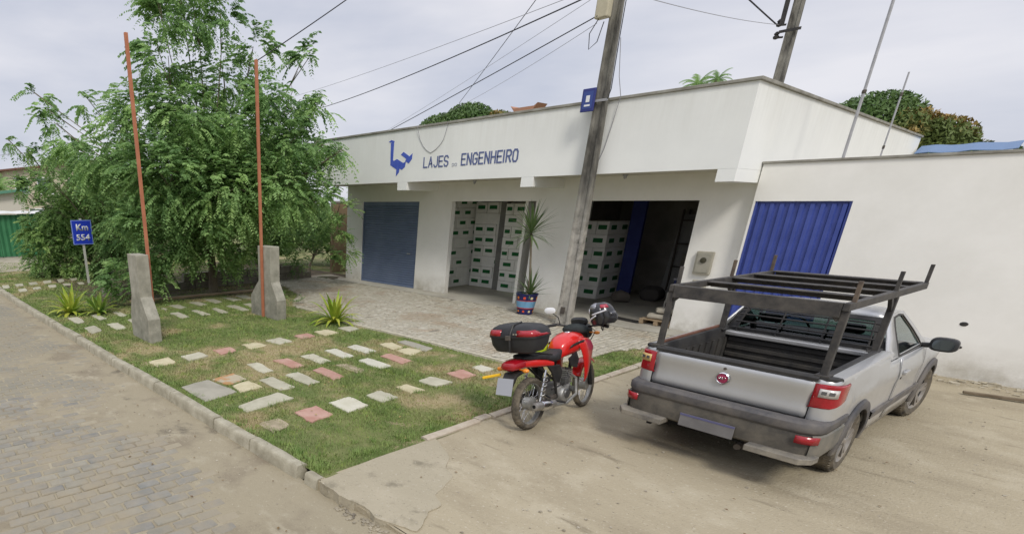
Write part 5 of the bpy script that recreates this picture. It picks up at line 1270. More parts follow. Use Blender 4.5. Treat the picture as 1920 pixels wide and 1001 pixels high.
# bumper
def wrap(z, off, half=False):
    return [(-.0+s*x, y, z) for s, x, y in []]
path = [(.815+.012,.50),(.828,.25),(.826,.05),(.81,-.05),(.77,-.11),(.70,-.145),(.55,-.155),(.3,-.16),(0,-.162)]
full = [(x, y) for x, y in path]+[(-x, y) for x, y in path[-2::-1]]
def bump_strip(prof, name, mat, sub=full, **k):
    G = []
    n_ = len(sub)
    for i, (x, y) in enumerate(sub):
        a = sub[max(0,i-1)]; c_ = sub[min(n_-1,i+1)]; t = Vector((c_[0]-a[0], c_[1]-a[1])).normalized(); nn = Vector((-t.y, t.x))
        if nn.dot(Vector((x, y-1.0))) < 0: nn = -nn
        G.append([(x+nn.x*o, y+nn.y*o, z) for o, z in prof])
    b = MB(); b.grid(G); return b.build(name, mat, tk, smooth=True, **k)
corner_m = M('bumper_corner_paint', (.11,.115,.11), (.17,.165,.15), scale=5, rough=.5, metal=.2, dust=(.27,.235,.18), dust_z=(.25,.7,.9,.3), dscale=5)  # body silver made darker, the dimness at the corners is in the colour
bp1 = bump_strip([(-.11,.70),(-.012,.695),(.004,.675),(.004,.615),(-.008,.595),(-.02,.59)], 'bumper', trim)
bp2 = bump_strip([(-.018,.592),(-.010,.55),(-.012,.45),(-.02,.40),(-.06,.375)], 'bumper_skirt', bump_m)
for s_ in (1, -1):            # painted lower corner, reflector and step
    cs = [(s_*x, y) for x, y in path[:5]]
    bump_strip([(-.008,.588),(.003,.575),(.003,.42),(-.012,.36),(-.05,.345)], 'bumper_corner', corner_m, sub=cs)
    G = [[(s_*x, y-.004, z) for z in (.510,.580)] for x, y in ((.665,-.153),(.72,-.147),(.775,-.118),(.812,-.066))]
    b = MB(); b.grid([[(p[0]*1.004, p[1]-.010, p[2]) for p in r] for r in G]); b.build('reflector', red_l, bp2, smooth=True, solid=.006)
    st_m = M('step_plate', (.10,.095,.09), (.26,.235,.19), scale=6, rough=.7, metal=.1, lo=.3, hi=.6) if s_ == 1 else bpy.data.materials['step_plate']
    b = MB(); b.prism([(s_*.36,-.255),(s_*.36,-.08),(s_*.80,-.03),(s_*.84,-.03),(s_*.83,-.15),(s_*.76,-.245)], .345, .40, 'z'); b.build('step', st_m, bp2, bevel=.006)
    b = MB(); b.box(s_*.5-.02, s_*.5+.02, -.18, .2, .30, .352); b.build('step_bracket', under, bp2)
b = MB(); b.box(-.235,.235,-.172,-.160,.375,.505); pt = b.build('number_plate', M('plate_grey', (.14,.135,.135), (.20,.195,.195), scale=3, rough=.7), tk, bevel=.004)
b = MB(); b.box(-.235,.235,-.1745,-.1725,.485,.505); b.build('plate_band', M('plate_blue_grey', (.10,.10,.19), rough=.7), pt)
# tailgate
G = []
for z in np.linspace(.675, 1.045, 15):
    row = []
    for x in np.linspace(-.645, .645, 27):
        y = .004-.018*math.exp(-((z-.98)/.07)**2) - .008*math.exp(-((z-.74)/.05)**2)
        if z < .72: y += .02*((.72-z)/.045)**1.5
        e = abs(x)-.52
        if e > 0: y += -.004*math.sin(min(1, e/.06)*math.pi)
        if z > 1.02: y += .03*((z-1.02)/.025)**2*.6
        y += .006*(abs(x)/.645)**4
        row.append((x, y, z))
    G.append(row)
b = MB(); b.grid(G); tg = b.build('tailgate', silver, tk, smooth=True, solid=.03)
b = MB(); b.loft([(0,0,0,.001,.001,1)]) if False else None
for k, (r1, mt, nm) in enumerate(((.058, chrome, 'badge_ring'), (.045, M('badge_red', (.30,.03,.08), rough=.3), 'badge_disc'))):
    b = MB()
    if k == 0: b.lathe([(.044,-.018),(.05,-.026),(.058,-.018),(.058,-.008)], (-.02,.0,.89), 'y', 24)
    else: b.lathe([(.001,-.022),(.03,-.021),(.045,-.017)], (-.02,.0,.89), 'y', 24)
    b.build(nm, mt, tg, smooth=True)
text('FIAT', -.05, .01, .878, .902, -.0245, chrome, 'badge_lettering', tg, bold=.01, thick=.002)
b = MB(); b.lathe([(.001,-.022),(.012,-.022),(.014,-.012)], (-.02,0,.985), 'y', 12); b.build('lock', steel_dk, tg)
b = MB(); b.box(-.645,.645,-.004,.02,.660,.674); b.build('lower_seam', under, tg)
b = MB(); b.loft([(0,0,0,.1,.1,1)]) if False else None
b.grid([[(x, y, z) for y, z in ((-.012,1.035),(-.016,1.06),(.0,1.078),(.055,1.078),(.065,1.05))] for x in np.linspace(-.66,.66,14)]); b.build('tailgate_cap', bed_m, tg, smooth=True)
for s_ in (1,-1):
    b = MB(); b.prism([(s_*.655,.0),(s_*.72,.0),(s_*.775,.03),(s_*.79,.10),(s_*.70,.10),(s_*.66,.07)], 1.05, 1.078, 'z'); b.build('corner_cap', bed_m, tk, bevel=.008)
    b = MB(); b.box(min(s_*.6465,s_*.6545), max(s_*.6465,s_*.6545), .004,.03,.60,1.05); b.build('panel_gap', under, tk)
# bed floor, front wall, roof, cab
b = MB(); b.box(-.64,.64,.03,1.70,.56,.60)
for x in np.arange(-.56,.6,.14): b.box(x,x+.06,.05,1.66,.60,.612)
b.build('bed_floor', bed_m, tk)
b = MB(); b.box(-.66,.66,1.68,1.72,.58,1.0)
for z in (.66,.75,.84,.93): b.box(-.62,.62,1.655,1.68,z,z+.045)
b.build('bed_front_wall', bed_m, tk, bevel=.006)
b = MB(); b.box(-.66,.66,1.60,1.73,1.0,1.05); b.build('bed_front_rail', silver_c, tk, bevel=.012)
b = MB(); b.box(-.60,.60,.2,4.2,.24,.50); b.build('underbody', under, tk)
b = MB(); b.tube([(.25,-.02,.27),(.25,.4,.27)], .03, 10); b.build('exhaust_pipe', steel_dk, tk, smooth=True)
# hood and nose
G = []
for y in np.linspace(3.0, 4.42, 14):
    hw_ = bodyW(y, .9)-.01; zt = ztop(y)
    G.append([(hw_*t, y, zt+.035*(1-abs(t)**2.5)*(1-(y-3)/2.2)) for t in np.linspace(-1,1,17)])
b = MB(); b.grid(G); b.build('hood', silver_c, tk, smooth=True, solid=.01)
b = MB(); b.grid([[(bodyW(4.42,.7)*t*.99, 4.42+.12*(1-t*t), z) for t in np.linspace(-1,1,13)] for z in (.25,.45,.7,.84)]); b.build('front_bumper', trim, tk, smooth=True, solid=.02)
for s_ in (1,-1):
    b = MB(); b.sphere((s_*.56,4.36,.70), (.12,.12,.08), 14, 8); b.build('headlight', clear_l, tk, smooth=True)
# cab
BZ = .975
CQ = .84
def cz(z): return BZ+(z-BZ)*CQ if z > BZ else z
RB = [(.595,1.93,1.455),(.575,2.45,1.475)]           # roof edge rear, front
def sidept(y, z, s_, off=0):                          # on the leaning side plane
    t = max(0, (z-BZ)/(1.46-BZ)); return (s_*(.775+(.60-.775)*t**1.15+off), y, cz(z))
for s_ in (1,-1):
    outer = [(1.50,1.075),(1.62,1.10),(1.74,1.24),(1.86,1.40),(1.96,1.462),(2.3,1.478),(2.5,1.455),(2.78,1.24),(3.0,1.06),(3.16,.965),(2.6,.965),(2.1,.965),(1.8,.965),(1.5,.965)]
    inner = [(2.00,1.02),(2.00,1.10),(2.02,1.20),(2.06,1.33),(2.12,1.412),(2.3,1.428),(2.43,1.41),(2.66,1.22),(2.80,1.09),(2.88,1.012),(2.6,1.008),(2.3,1.006),(2.1,1.006),(2.02,1.006)]
    b = MB(); b.ring([sidept(y,z,s_) for y,z in outer], [sidept(y,z,s_) for y,z in inner]); b.build('cab_side', silver_c, tk, smooth=True, solid=.02)
    mid = [(2.26+(y-2.26)*1.0,z) for y,z in inner]
    out2 = [(2.42+(y-2.42)*1.06, 1.2+(z-1.2)*1.09) for y,z in inner]
    b = MB(); b.ring([sidept(y,z,s_,.004) for y,z in out2], [sidept(y,z,s_,.004) for y,z in inner]); wf = b.build('window_frame', black_p, tk, solid=.01)
    b = MB(); b.add([sidept(y,z,s_,-.012) for y,z in inner], [tuple(range(len(inner)))]); b.build('side_window', side_g, tk)
G = []
for i, y in enumerate((1.90,1.93,2.0,2.15,2.3,2.45,2.52)):
    zc = (1.43,1.475,1.497,1.51,1.512,1.50,1.485)[i]; ze = (1.40,1.452,1.468,1.474,1.476,1.470,1.452)[i]; hw_ = (.58,.592,.598,.60,.60,.592,.585)[i]
    G.append([(hw_*t, y+.03*t*t*(-1 if i > 4 else .6), cz(ze+(zc-ze)*(1-abs(t)**3))) for t in np.linspace(-1,1,15)])
b = MB(); b.grid(G); b.build('cab_roof', silver_c, tk, smooth=True, solid=.012)
b = MB(); b.add([(-.70,1.74,1.05),(.70,1.74,1.05),(.585,1.90,1.40),(-.585,1.90,1.40)], [(0,1,2,3)])
outer = [(-.70,1.735,1.05),(.70,1.735,1.05),(.585,1.895,1.43),(-.585,1.895,1.43)]; inner = [(-.60,1.742,1.10),(.60,1.742,1.10),(.53,1.872,1.385),(-.53,1.872,1.385)]
outer = [(x, y, cz(z)) for x, y, z in outer]; inner = [(x, y, cz(z)) for x, y, z in inner]
b = MB(); b.ring(outer, inner); b.build('cab_rear_frame', black_p, tk, solid=.015)
b = MB(); b.add([(x, y+.006, z) for x, y, z in inner], [(0,1,2,3)]); b.build('rear_window', win_g, tk)
b = MB(); b.add([(-.74,3.14,.97),(.74,3.14,.97),(.575,2.5,cz(1.46)),(-.575,2.5,cz(1.46))], [(0,1,2,3)]); b.build('windscreen', side_g, tk)
b = MB()
for z in (1.09,1.16,1.24,1.31): b.tube([(-.62+(z-1.1)*.12,1.70+(z-1.1)*.45,z),(.62-(z-1.1)*.12,1.70+(z-1.1)*.45,z)], .010, 6)
for x in (-.58,-.2,.2,.58): b.tube([(x,1.685,1.05),(x*.94,1.80,1.33)], .009, 6)
b.build('window_guard', black_p, tk, smooth=True)
# inside the cab
seatm = M('seat_cloth', (.05,.05,.055), (.07,.07,.075), scale=20, rough=.95)
b = MB(); b.box(-.70,.70,1.76,3.0,.45,.55); b.build('cab_floor', under, tk)
b = MB(); b.box(-.70,.70,2.85,3.10,.75,.98); b.build('dashboard', seatm, tk, bevel=.04)
for s_ in (1,-1):
    b = MB(); b.box(s_*.34-.23, s_*.34+.23, 2.05, 2.5, .55, .72); b.box(s_*.34-.22, s_*.34+.22, 1.92, 2.05, .66, 1.14); se = b.build('seat', seatm, tk, bevel=.05)
    b = MB(); b.box(s_*.34-.12, s_*.34+.12, 1.94, 2.02, 1.16, 1.26); b.build('headrest', seatm, se, bevel=.03)
b = MB(); b.tube([(-.34+.17*math.cos(a), 2.72-.05*math.sin(a), 1.0+.16*math.sin(a)) for a in np.linspace(0, 2*math.pi, 20)[:-1]], .013, 6, closed=True); b.build('steering_wheel', black_p, tk, smooth=True)
# wheels
rim_m = M('wheel_silver', (.30,.30,.30), (.24,.23,.22), scale=5, rough=.45, metal=.5, dust=(.26,.22,.17), dust_z=(-2,2,.9,.9), dscale=8)
for a in (RA, FA):
    for s_ in (1,-1):
        wr = empty('wheel', (s_*.72, a, WR)); wr.parent = tk; sw = .095
        if a == FA: wr.rotation_euler = (0, 0, R(-9))
        b = MB(); prof = [(.20,-sw+.015),(.225,-sw),(.275,-sw-.004),(.298,-sw+.012),(.308,-sw+.03),(.31,0),(.308,sw-.03),(.298,sw-.012),(.275,sw+.004),(.225,sw),(.20,sw-.015)]
        b.lathe(prof, axis='x', n=40)
        for k in range(48):
            t = 2*math.pi*k/48
            for sd_ in (-1,1):
                c0, s0 = math.cos(t+sd_*.03), math.sin(t+sd_*.03)
                b.bar((sd_*.03,.308*c0,.308*s0),(sd_*(sw-.012),.302*math.cos(t+sd_*.07),.302*math.sin(t+sd_*.07)),.022,.012,up=(0,c0,s0))
        b.build('tyre', black_r, wr, smooth=True)
        b = MB(); o_ = s_*(sw-.03)
        b.lathe([(.205,s_*(sw-.012)),(.195,s_*(sw-.02)),(.185,o_-s_*.02),(.17,o_-s_*.05),(.05,o_-s_*.02),(.04,o_+s_*.01),(.001,o_+s_*.012)], axis='x', n=32); b.build('rim', M('wheel_dark', (.05,.05,.05), rough=.7) if 'wheel_dark' not in bpy.data.materials else bpy.data.materials['wheel_dark'], wr, smooth=True)
        b = MB()
        for k in range(5):
            t = 2*math.pi*k/5+.3
            for dt in (-.16,.16): b.bar((o_+s_*.005, .035*math.cos(t), .035*math.sin(t)), (o_+s_*.008, .195*math.cos(t+dt), .195*math.sin(t+dt)), .03, .026, up=(1,0,0))
        b.lathe([(.001,o_+s_*.03),(.04,o_+s_*.026),(.05,o_)], axis='x', n=16); b.lathe([(.188,o_),(.206,s_*(sw-.004)),(.212,s_*(sw-.012))], axis='x', n=32); b.build('spokes', rim_m, wr, smooth=True)
# ladder rack
z_r = 1.665
rk = MB()
for s_ in (1,-1): rk.bar((s_*.665,.02,z_r),(s_*.665,2.62,z_r-.02),.045,.065)
rack = rk.build('ladder_rack', rack_m, tk, bevel=.004)
for s_ in (1,-1):
    for y in (.06, 1.52):
        b = MB(); b.bar((s_*.665,y,1.05),(s_*.665,y,z_r-.033),.05,.05,up=(0,1,0)); b.build('post', rack_m, rack, bevel=.004)
        b = MB(); b.box(s_*.665-.05,s_*.665+.05,y-.06,y+.06,1.075,1.087); b.build('foot_plate', rack_m, rack)
    b = MB(); b.bar((s_*.64,.06,1.55),(s_*.56,.06,1.635),.04,.03,up=(0,1,0)); b.build('gusset', rack_m, rack)
    b = MB(); b.bar((s_*.665,1.5,1.50),(s_*.665,1.36,1.63),.03,.04); b.build('gusset', rack_m, rack)
    for y in (.16, 1.42, 2.57):
        b = MB(); b.bar((s_*.672,y,z_r-.02),(s_*.672,y,z_r+.20),.030,.030,up=(0,1,0)); b.build('stake', M('rusty_stake', (.075,.06,.05), (.15,.115,.085), scale=9, rough=.85) if 'rusty_stake' not in bpy.data.materials else (bpy.data.materials['rusty_stake'] if s_ == -1 and y > 1 else rack_m), rack, bevel=.003)
b = MB(); b.bar((-.64,.04,z_r-.03),(.64,.04,z_r-.03),.05,.12,up=(0,0,1)); b.build('rear_crossbeam', rack_m, rack, bevel=.004)
for y in (.80,1.42,2.02,2.58):
    b = MB(); b.bar((-.642,y,z_r+.01),(.642,y,z_r+.01),.11,.012); b.bar((-.642,y+.05,z_r-.02),(.642,y+.05,z_r-.02),.012,.05); b.build('crossbar', rack_m, rack, bevel=.003)
b = MB(); b.bar((-.10,1.15,z_r+.018),(.12,1.28,z_r+.018),.05,.008) if False else None
bat = MB(); bat.bar((-.70,.14,1.088),(-.70,1.62,1.105),.03,.022); bb_ = bat.build('wooden_batten', wood_r); bb_.location = tk.location; bb_.rotation_euler = tk.rotation_euler; tag(bb_, 'reddish wooden batten lying along the far rail of the pickup bed', 'wooden batten')

# ------------------------------------------------------------------ red motorcycle
red = M('red_paint', (.62,.018,.015), (.56,.015,.012), scale=2, rough=.28, coat=.7)
blackf = M('black_frame', (.015,.015,.016), (.03,.028,.026), scale=10, rough=.45)
alu = M('engine_alloy', (.40,.40,.38), (.28,.27,.25), scale=14, rough=.45, metal=.6)
seatv = M('seat_vinyl', (.018,.018,.02), (.03,.03,.032), scale=12, rough=.6)
amber = M('amber_lens', (.75,.25,.02), rough=.2, coat=.5)
mc = empty('motorcycle', (-3.235, 5.60, .0), label='red motorcycle with black top box leaning on its stand beside the lawn', cat='motorcycle')
mc.rotation_euler = (0, R(-8.5), R(1.0))
def bwheel(y, name_r=.305, steer=None, parent=mc, wt=.05):
    t = empty('wheel', (0, y, name_r)); t.parent = parent; b = MB(); r0 = name_r-wt
    b.lathe([(r0-.01,-wt*.55),(r0+.01,-wt*.8),(r0+wt*.5,-wt*.85),(r0+wt*.82,-wt*.6),(name_r,0),(r0+wt*.82,wt*.6),(r0+wt*.5,wt*.85),(r0+.01,wt*.8),(r0-.01,wt*.55)], axis='x', n=40)
    for k in range(36):
        a = 2*math.pi*k/36
        for s_ in (-1,1): b.bar((s_*.006,(name_r-.003)*math.cos(a),(name_r-.003)*math.sin(a)),(s_*wt*.6,(name_r-.012)*math.cos(a+.06),(name_r-.012)*math.sin(a+.06)),.016,.008,up=(0,math.cos(a),math.sin(a)))
    b.build('tyre', black_r, t, smooth=True)
    b = MB(); b.lathe([(r0-.008,-wt*.5),(r0-.02,-wt*.4),(r0-.024,0),(r0-.02,wt*.4),(r0-.008,wt*.5)], axis='x', n=40); b.build('rim', alu, t, smooth=True)
    b = MB(); b.lathe([(.001,-.06),(.03,-.06),(.075 if y < .5 else .035,-.045),(.08 if y < .5 else .035,.045),(.03,.06),(.001,.06)], axis='x', n=20); b.build('hub', alu, t, smooth=True)
    b = MB()
    for k in range(32):
        a = 2*math.pi*k/32; a2 = a+(.35 if k % 4 < 2 else -.35); s_ = 1 if k % 2 else -1
        b.tube([(s_*.035,.05*math.cos(a),.05*math.sin(a)),(0,(r0-.022)*math.cos(a2),(r0-.022)*math.sin(a2))], .0022, 4, caps=False)
    b.build('spokes', chrome, t)
    return t
bwheel(0, .305, wt=.055)
# front assembly turned a little
fr_ = empty('front_fork', (0, 1.10, .86)); fr_.parent = mc; fr_.rotation_euler = (0, 0, R(7))
wf_ = bwheel(.215, .30, parent=fr_, wt=.045); wf_.location = (0, .18, .30-.86)
for s_ in (-1,1):
    b = MB(); b.tube([(s_*.085,.18,-.56),(s_*.085,.085,-.24)], .026, 10); b.tube([(s_*.085,.085,-.24),(s_*.085,-.02,.16)], .017, 10); b.build('fork_leg', blackf if s_ < 0 else blackf, fr_, smooth=True)
b = MB(); G = []
for k in range(12):
    a = R(48+k*9.5); G.append([(x, .18+(.335+dz)*math.cos(a), -.56+(.335+dz)*math.sin(a)) for x, dz in ((-.062,-.03),(-.05,.0),(0,.012),(.05,.0),(.062,-.03))])
b.grid(G); b.build('front_mudguard', red, fr_, smooth=True, solid=.004)
b = MB(); b.tube([(-.32,-.10,.21),(-.28,-.07,.22),(-.13,-.01,.20),(-.05,.0,.17),(.05,.0,.17),(.13,-.01,.20),(.28,-.07,.22),(.32,-.10,.21)], .0115, 8); hb = b.build('handlebar', blackf, fr_, smooth=True)
for s_ in (-1,1):
    b = MB(); b.tube([(s_*.26,-.066,.22),(s_*.36,-.12,.205)], .018, 10); b.build('grip', seatv, hb, smooth=True)
    b = MB(); b.tube([(s_*.22,-.04,.225),(s_*.26,.0,.23),(s_*.35,-.05,.22)], .006, 6); b.build('lever', steel_dk, hb, smooth=True)
    b = MB(); b.tube([(s_*.22,-.045,.22),(s_*.24,-.06,.31),(s_*.30,-.08,.365)], .006, 6); mm_ = b.build('mirror_stem', blackf, hb, smooth=True)
    b = MB(); b.loft([(-.105,s_*.33,.40,.055,.028,.8),(-.098,s_*.33,.40,.07,.04,.8),(-.075,s_*.33,.40,.06,.034,.9),(-.06,s_*.33,.40,.02,.015,1)], 16); b.build('mirror_glass', M('white_mirror', (.75,.76,.78), rough=.25) if s_ < 0 else blackf, mm_, smooth=True)  # left mirror's shine is painted as plain white
b = MB(); b.loft([(-.02,0,.15,.05,.05,.8),(.06,0,.14,.10,.085,.8),(.13,0,.12,.105,.10,.8),(.17,0,.11,.06,.06,1)], 16); b.build('headlight', blackf, fr_, smooth=True)
b = MB(); b.loft([(-.07,0,.25,.08,.035,.7),(-.03,0,.26,.10,.05,.7),(.05,0,.24,.08,.04,.8)], 14); b.build('instrument_cluster', blackf, fr_, smooth=True)
for s_ in (-1,1):
    b = MB(); b.tube([(s_*.06,.06,.12),(s_*.16,.06,.11)], .008, 6); b.sphere((s_*.18,.06,.11), (.035,.03,.022), 12, 8); b.build('turn_signal', amber, fr_, smooth=True)
b = MB(); b.tube([(.0,.03,.1),(.05,.14,.0),(.075,.2,-.25),(.06,.2,-.5)], .006, 6); b.tube([(-.1,.0,.2),(-.12,.12,.1),(-.06,.05,-.15)], .005, 6); b.tube([(.1,.0,.2),(.14,.13,.12),(.06,.0,-.12)], .005, 6); b.build('cables', blackf, fr_, smooth=True)
# frame, engine
b = MB(); b.tube([(0,1.08,.88),(0,.9,.62),(0,.82,.32),(0,.45,.26)], .022, 8); b.tube([(0,1.06,.90),(0,.75,.80),(0,.35,.70),(0,-.1,.78)], .02, 8)
for s_ in (-1,1): b.tube([(s_*.10,.42,.30),(s_*.11,.36,.5),(s_*.09,.30,.72)], .016, 8); b.tube([(s_*.09,.4,.5),(s_*.08,.05,.74),(s_*.07,-.2,.82)], .013, 8)
b.build('frame', blackf, mc, smooth=True)
b = MB(); b.loft([(.42,0,.33,.09,.09,.7),(.47,0,.34,.115,.12,.6),(.62,0,.34,.12,.12,.6),(.74,0,.34,.10,.10,.6),(.80,0,.33,.06,.07,.7)], 18)
b.lathe([(.001,.15),(.08,.145),(.095,.12),(.095,-.13),(.08,-.15),(.001,-.155)], (0,.54,.32), 'x', 24); eng = b.build('engine', alu, mc, smooth=True)
b = MB()
for k in range(8): b.prism([(-.085,.66+k*.0),(.085,.66),(.085,.80),(-.085,.80)], .42+k*.022, .431+k*.022, 'z')
b.box(-.05,.05,.68,.78,.42,.60); b.build('cylinder_fins', alu, eng)
b = MB(); b.lathe([(.001,.163),(.05,.16),(.06,.148)], (0,.56,.33), 'x', 20); b.build('clutch_cover', M('cover_dark', (.1,.1,.1), rough=.4, metal=.5), eng, smooth=True)
b = MB(); b.tube([(.05,.80,.52),(.07,.90,.45),(.10,.86,.26),(.12,.6,.2),(.13,.35,.23),(.15,.2,.27)], .02, 10); b.build('exhaust_header', alu, mc, smooth=True)
b = MB(); b.lathe([(.03,0),(.045,.02),(.052,.06),(.052,.40),(.045,.43),(.022,.435),(.02,.40)], n=18)
ex = b.build('exhaust_silencer', M('silencer_steel', (.25,.24,.23), (.36,.34,.31), scale=8, rough=.4, metal=.7), mc, smooth=True); ex.location = (.155,.28,.27); ex.rotation_euler = (R(83),0,R(-4))
ex.rotation_euler = (R(84),0,R(0))
b = MB(); b.lathe([(.054,.12),(.058,.13),(.058,.30),(.054,.31)], n=18, a0=-1.2, a1=1.6); b.build('heat_shield', chrome, ex, smooth=True)
b = MB(); b.lathe([(.001,.428),(.028,.43)], n=14); b.build('tail_pipe', under, ex)
for s_ in (-1,1):
    b = MB(); b.bar((s_*.085,.0,.305),(s_*.10,.42,.33),.025,.045); b.build('swingarm', steel_dk, mc, bevel=.004)
    b = MB(); b.tube([(s_*.12,.03,.33),(s_*.11,.16,.68)], .012, 8); b.build('shock_rod', chrome, mc, smooth=True)
    b = MB(); pts = [(s_*.12+.028*math.cos(t*2.2), .05+.09*t/14+.028*math.sin(t*2.2)*.9, .36+.25*t/14) for t in np.linspace(0,14,90)]; b.tube(pts, .006, 5); b.build('shock_spring', alu, mc, smooth=True)
    b = MB(); b.tube([(s_*.09,.42,.26),(s_*.20,.44,.25)], .011, 8); b.build('foot_peg', seatv, mc, smooth=True)
    b = MB(); b.tube([(s_*.10,.18,.38),(s_*.17,.16,.36)], .011, 8); b.build('foot_peg', seatv, mc, smooth=True)
b = MB(); b.prism([(-.02,.36),(.1,.40),(.46,.41),(.48,.33),(.44,.28),(.05,.24)], -.125, -.10, 'x'); b.build('chain_guard', blackf, mc, bevel=.008)
b = MB(); b.tube([(-.10,.50,.22),(-.22,.52,.02)], .011, 8); b.build('side_stand', blackf, mc, smooth=True)
# tank with shrouds
b = MB(); b.loft([(.52,0,.80,.06,.07,.8),(.56,0,.83,.10,.10,.8),(.66,0,.87,.135,.125,.8),(.80,0,.89,.155,.135,.8),(.93,0,.89,.15,.125,.8),(1.03,0,.87,.10,.09,.9),(1.07,0,.86,.05,.05,1)], 24); tank = b.build('fuel_tank', red, mc, smooth=True)
b = MB(); b.lathe([(.001,1.032),(.04,1.03),(.045,1.015)], (0,.82,0), n=18); b.build('fuel_cap', chrome, tank, smooth=True)
for s_ in (-1,1):
    G = [[(s_*(.15+.03*math.sin(math.pi*min(1,(k/7)))) , y, z) for k, (y, z) in enumerate(r)] for r in (
        [(.78,.93),(.80,.86),(.83,.80),(.86,.73),(.89,.64),(.92,.52),(.94,.44),(.95,.40)],
        [(.90,.95),(.92,.88),(.95,.80),(.97,.72),(.98,.63),(.985,.53),(.985,.45),(.98,.40)],
        [(1.02,.93),(1.07,.88),(1.10,.82),(1.07,.73),(1.04,.63),(1.02,.53),(1.01,.46),(1.0,.42)])]
    b = MB(); b.grid(G); b.build('tank_shroud', red, tank, smooth=True, solid=.008)
    b = MB(); b.prism([(.60,.74),(.78,.80),(.84,.70),(.80,.60),(.66,.64)], s_*.125, s_*.14, 'x'); b.build('shroud_insert', blackf, tank, bevel=.006)
    b = MB(); b.prism([(.18,.72),(.44,.70),(.50,.60),(.44,.48),(.34,.50),(.28,.62)], s_*.10, s_*.125, 'x'); b.build('side_cover', blackf, mc, bevel=.01)
for s_ in (-1,1):
    G = [[(s_*(.1445+.012*math.sin(math.pi*k/7)), y+dy_, z+dz_) for dy_, dz_ in ((0,0),(.012,.03))] for k, (y, z) in enumerate(((.60,.86),(.65,.875),(.70,.885),(.75,.89),(.80,.895),(.85,.895),(.90,.89),(.95,.88)))]
    b = MB(); b.grid([[(p[0]*1.06, p[1], p[2]) for p in r] for r in G]); b.build('tank_decal', blackf, tank, smooth=True, solid=.003)
    b = MB(); b.tube([(s_*.05,.70,.62),(s_*.12,.66,.50),(s_*.13,.5,.46),(s_*.10,.3,.42)], .007, 6); b.build('hose', blackf, mc, smooth=True)
b = MB(); b.box(.09,.15,.52,.60,.44,.52); b.box(-.15,-.09,.50,.62,.42,.50); b.lathe([(.001,.155),(.035,.155),(.035,.10)], (0,.70,.36), 'x', 12); b.build('engine_covers', M('dark_casting', (.05,.05,.05), (.08,.08,.075), scale=12, rough=.6), eng, bevel=.008)
# seat and tail
b = MB(); b.loft([(-.20,0,.86,.06,.02,.7),(-.15,0,.865,.11,.035,.6),(.05,0,.85,.125,.045,.6),(.20,0,.82,.125,.05,.6),(.32,0,.785,.13,.05,.6),(.48,0,.79,.11,.06,.6),(.56,0,.83,.08,.05,.7)], 20); b.build('seat', seatv, mc, smooth=True)
b = MB(); b.loft([(-.29,0,.815,.07,.035,.7),(-.26,0,.812,.085,.045,.7),(-.05,0,.79,.12,.055,.7),(.15,0,.76,.135,.05,.7),(.30,0,.73,.13,.04,.7)], 18); b.build('tail_fairing', red, mc, smooth=True)
b = MB(); b.loft([(-.43,0,.80,.05,.03,.7),(-.41,0,.80,.085,.048,.7),(-.34,0,.805,.10,.058,.7),(-.24,0,.81,.108,.056,.7)], 16); b.build('taillight', red_l, mc, smooth=True)
b = MB(); b.prism([(-.46,.60),(-.36,.72),(-.20,.74),(-.20,.71),(-.34,.68),(-.43,.58)], -.075, .075, 'x'); b.build('rear_mudguard', blackf, mc, bevel=.005)
b = MB(); b.add([(-.095,-.50,.50),(.095,-.50,.50),(.095,-.455,.68),(-.095,-.455,.68)], [(0,1,2,3)]); b.build('number_plate', M('bike_plate', (.34,.35,.38), rough=.6), mc, solid=.006)
for s_ in (-1,1):
    b = MB(); b.tube([(s_*.05,-.30,.76),(s_*.13,-.31,.755)], .008, 6); b.sphere((s_*.155,-.32,.755), (.04,.03,.024), 12, 8); b.build('turn_signal', amber, mc, smooth=True)
b = MB(); b.bar((-.12,-.36,.70),(-.30,-.45,.66),.035,.03); b.build('yellow_tag', M('yellow_plastic', (.75,.45,.02), rough=.5), mc, bevel=.008)
b = MB(); b.tube([(-.11,.28,.84),(-.12,.0,.90),(-.10,-.22,.93),(.10,-.22,.93),(.12,.0,.90),(.11,.28,.84)], .011, 8); b.build('grab_rail', blackf, mc, smooth=True)
# top box
box_m = M('top_box_plastic', (.02,.02,.022), (.032,.032,.034), scale=6, rough=.5)
b = MB()
for (hw_, hl, z) in [(0,0,0)]: pass
def slab_rings(rows, cy_, n=28, pw=.45):
    v = []; f = []
    for hw_, hl, z in rows:
        for k in range(n):
            t = 2*math.pi*k/n; a, c_ = math.cos(t), math.sin(t)
            v.append((hw_*math.copysign(abs(a)**pw, a), cy_+hl*math.copysign(abs(c_)**pw, c_), z))
    for i in range(len(rows)-1):
        for k in range(n): f.append((i*n+k, i*n+(k+1) % n, (i+1)*n+(k+1) % n, (i+1)*n+k))
    f += [tuple(range(n))[::-1], tuple((len(rows)-1)*n+k for k in range(n))]
    m_ = MB(); m_.add(v, f); return m_
tb = slab_rings([(.19,.14,.945),(.225,.165,.955),(.265,.195,1.02),(.28,.21,1.11),(.282,.212,1.12)], -.19).build('top_box', box_m, mc, smooth=True)
slab_rings([(.288,.217,1.118),(.288,.217,1.128),(.282,.21,1.16),(.262,.19,1.205),(.21,.145,1.238),(.12,.08,1.25),(.02,.01,1.252)], -.19).build('lid', box_m, tb, smooth=True)
slab_rings([(.292,.221,1.112),(.292,.221,1.124)], -.19).build('rim_band', blackf, tb, smooth=True)
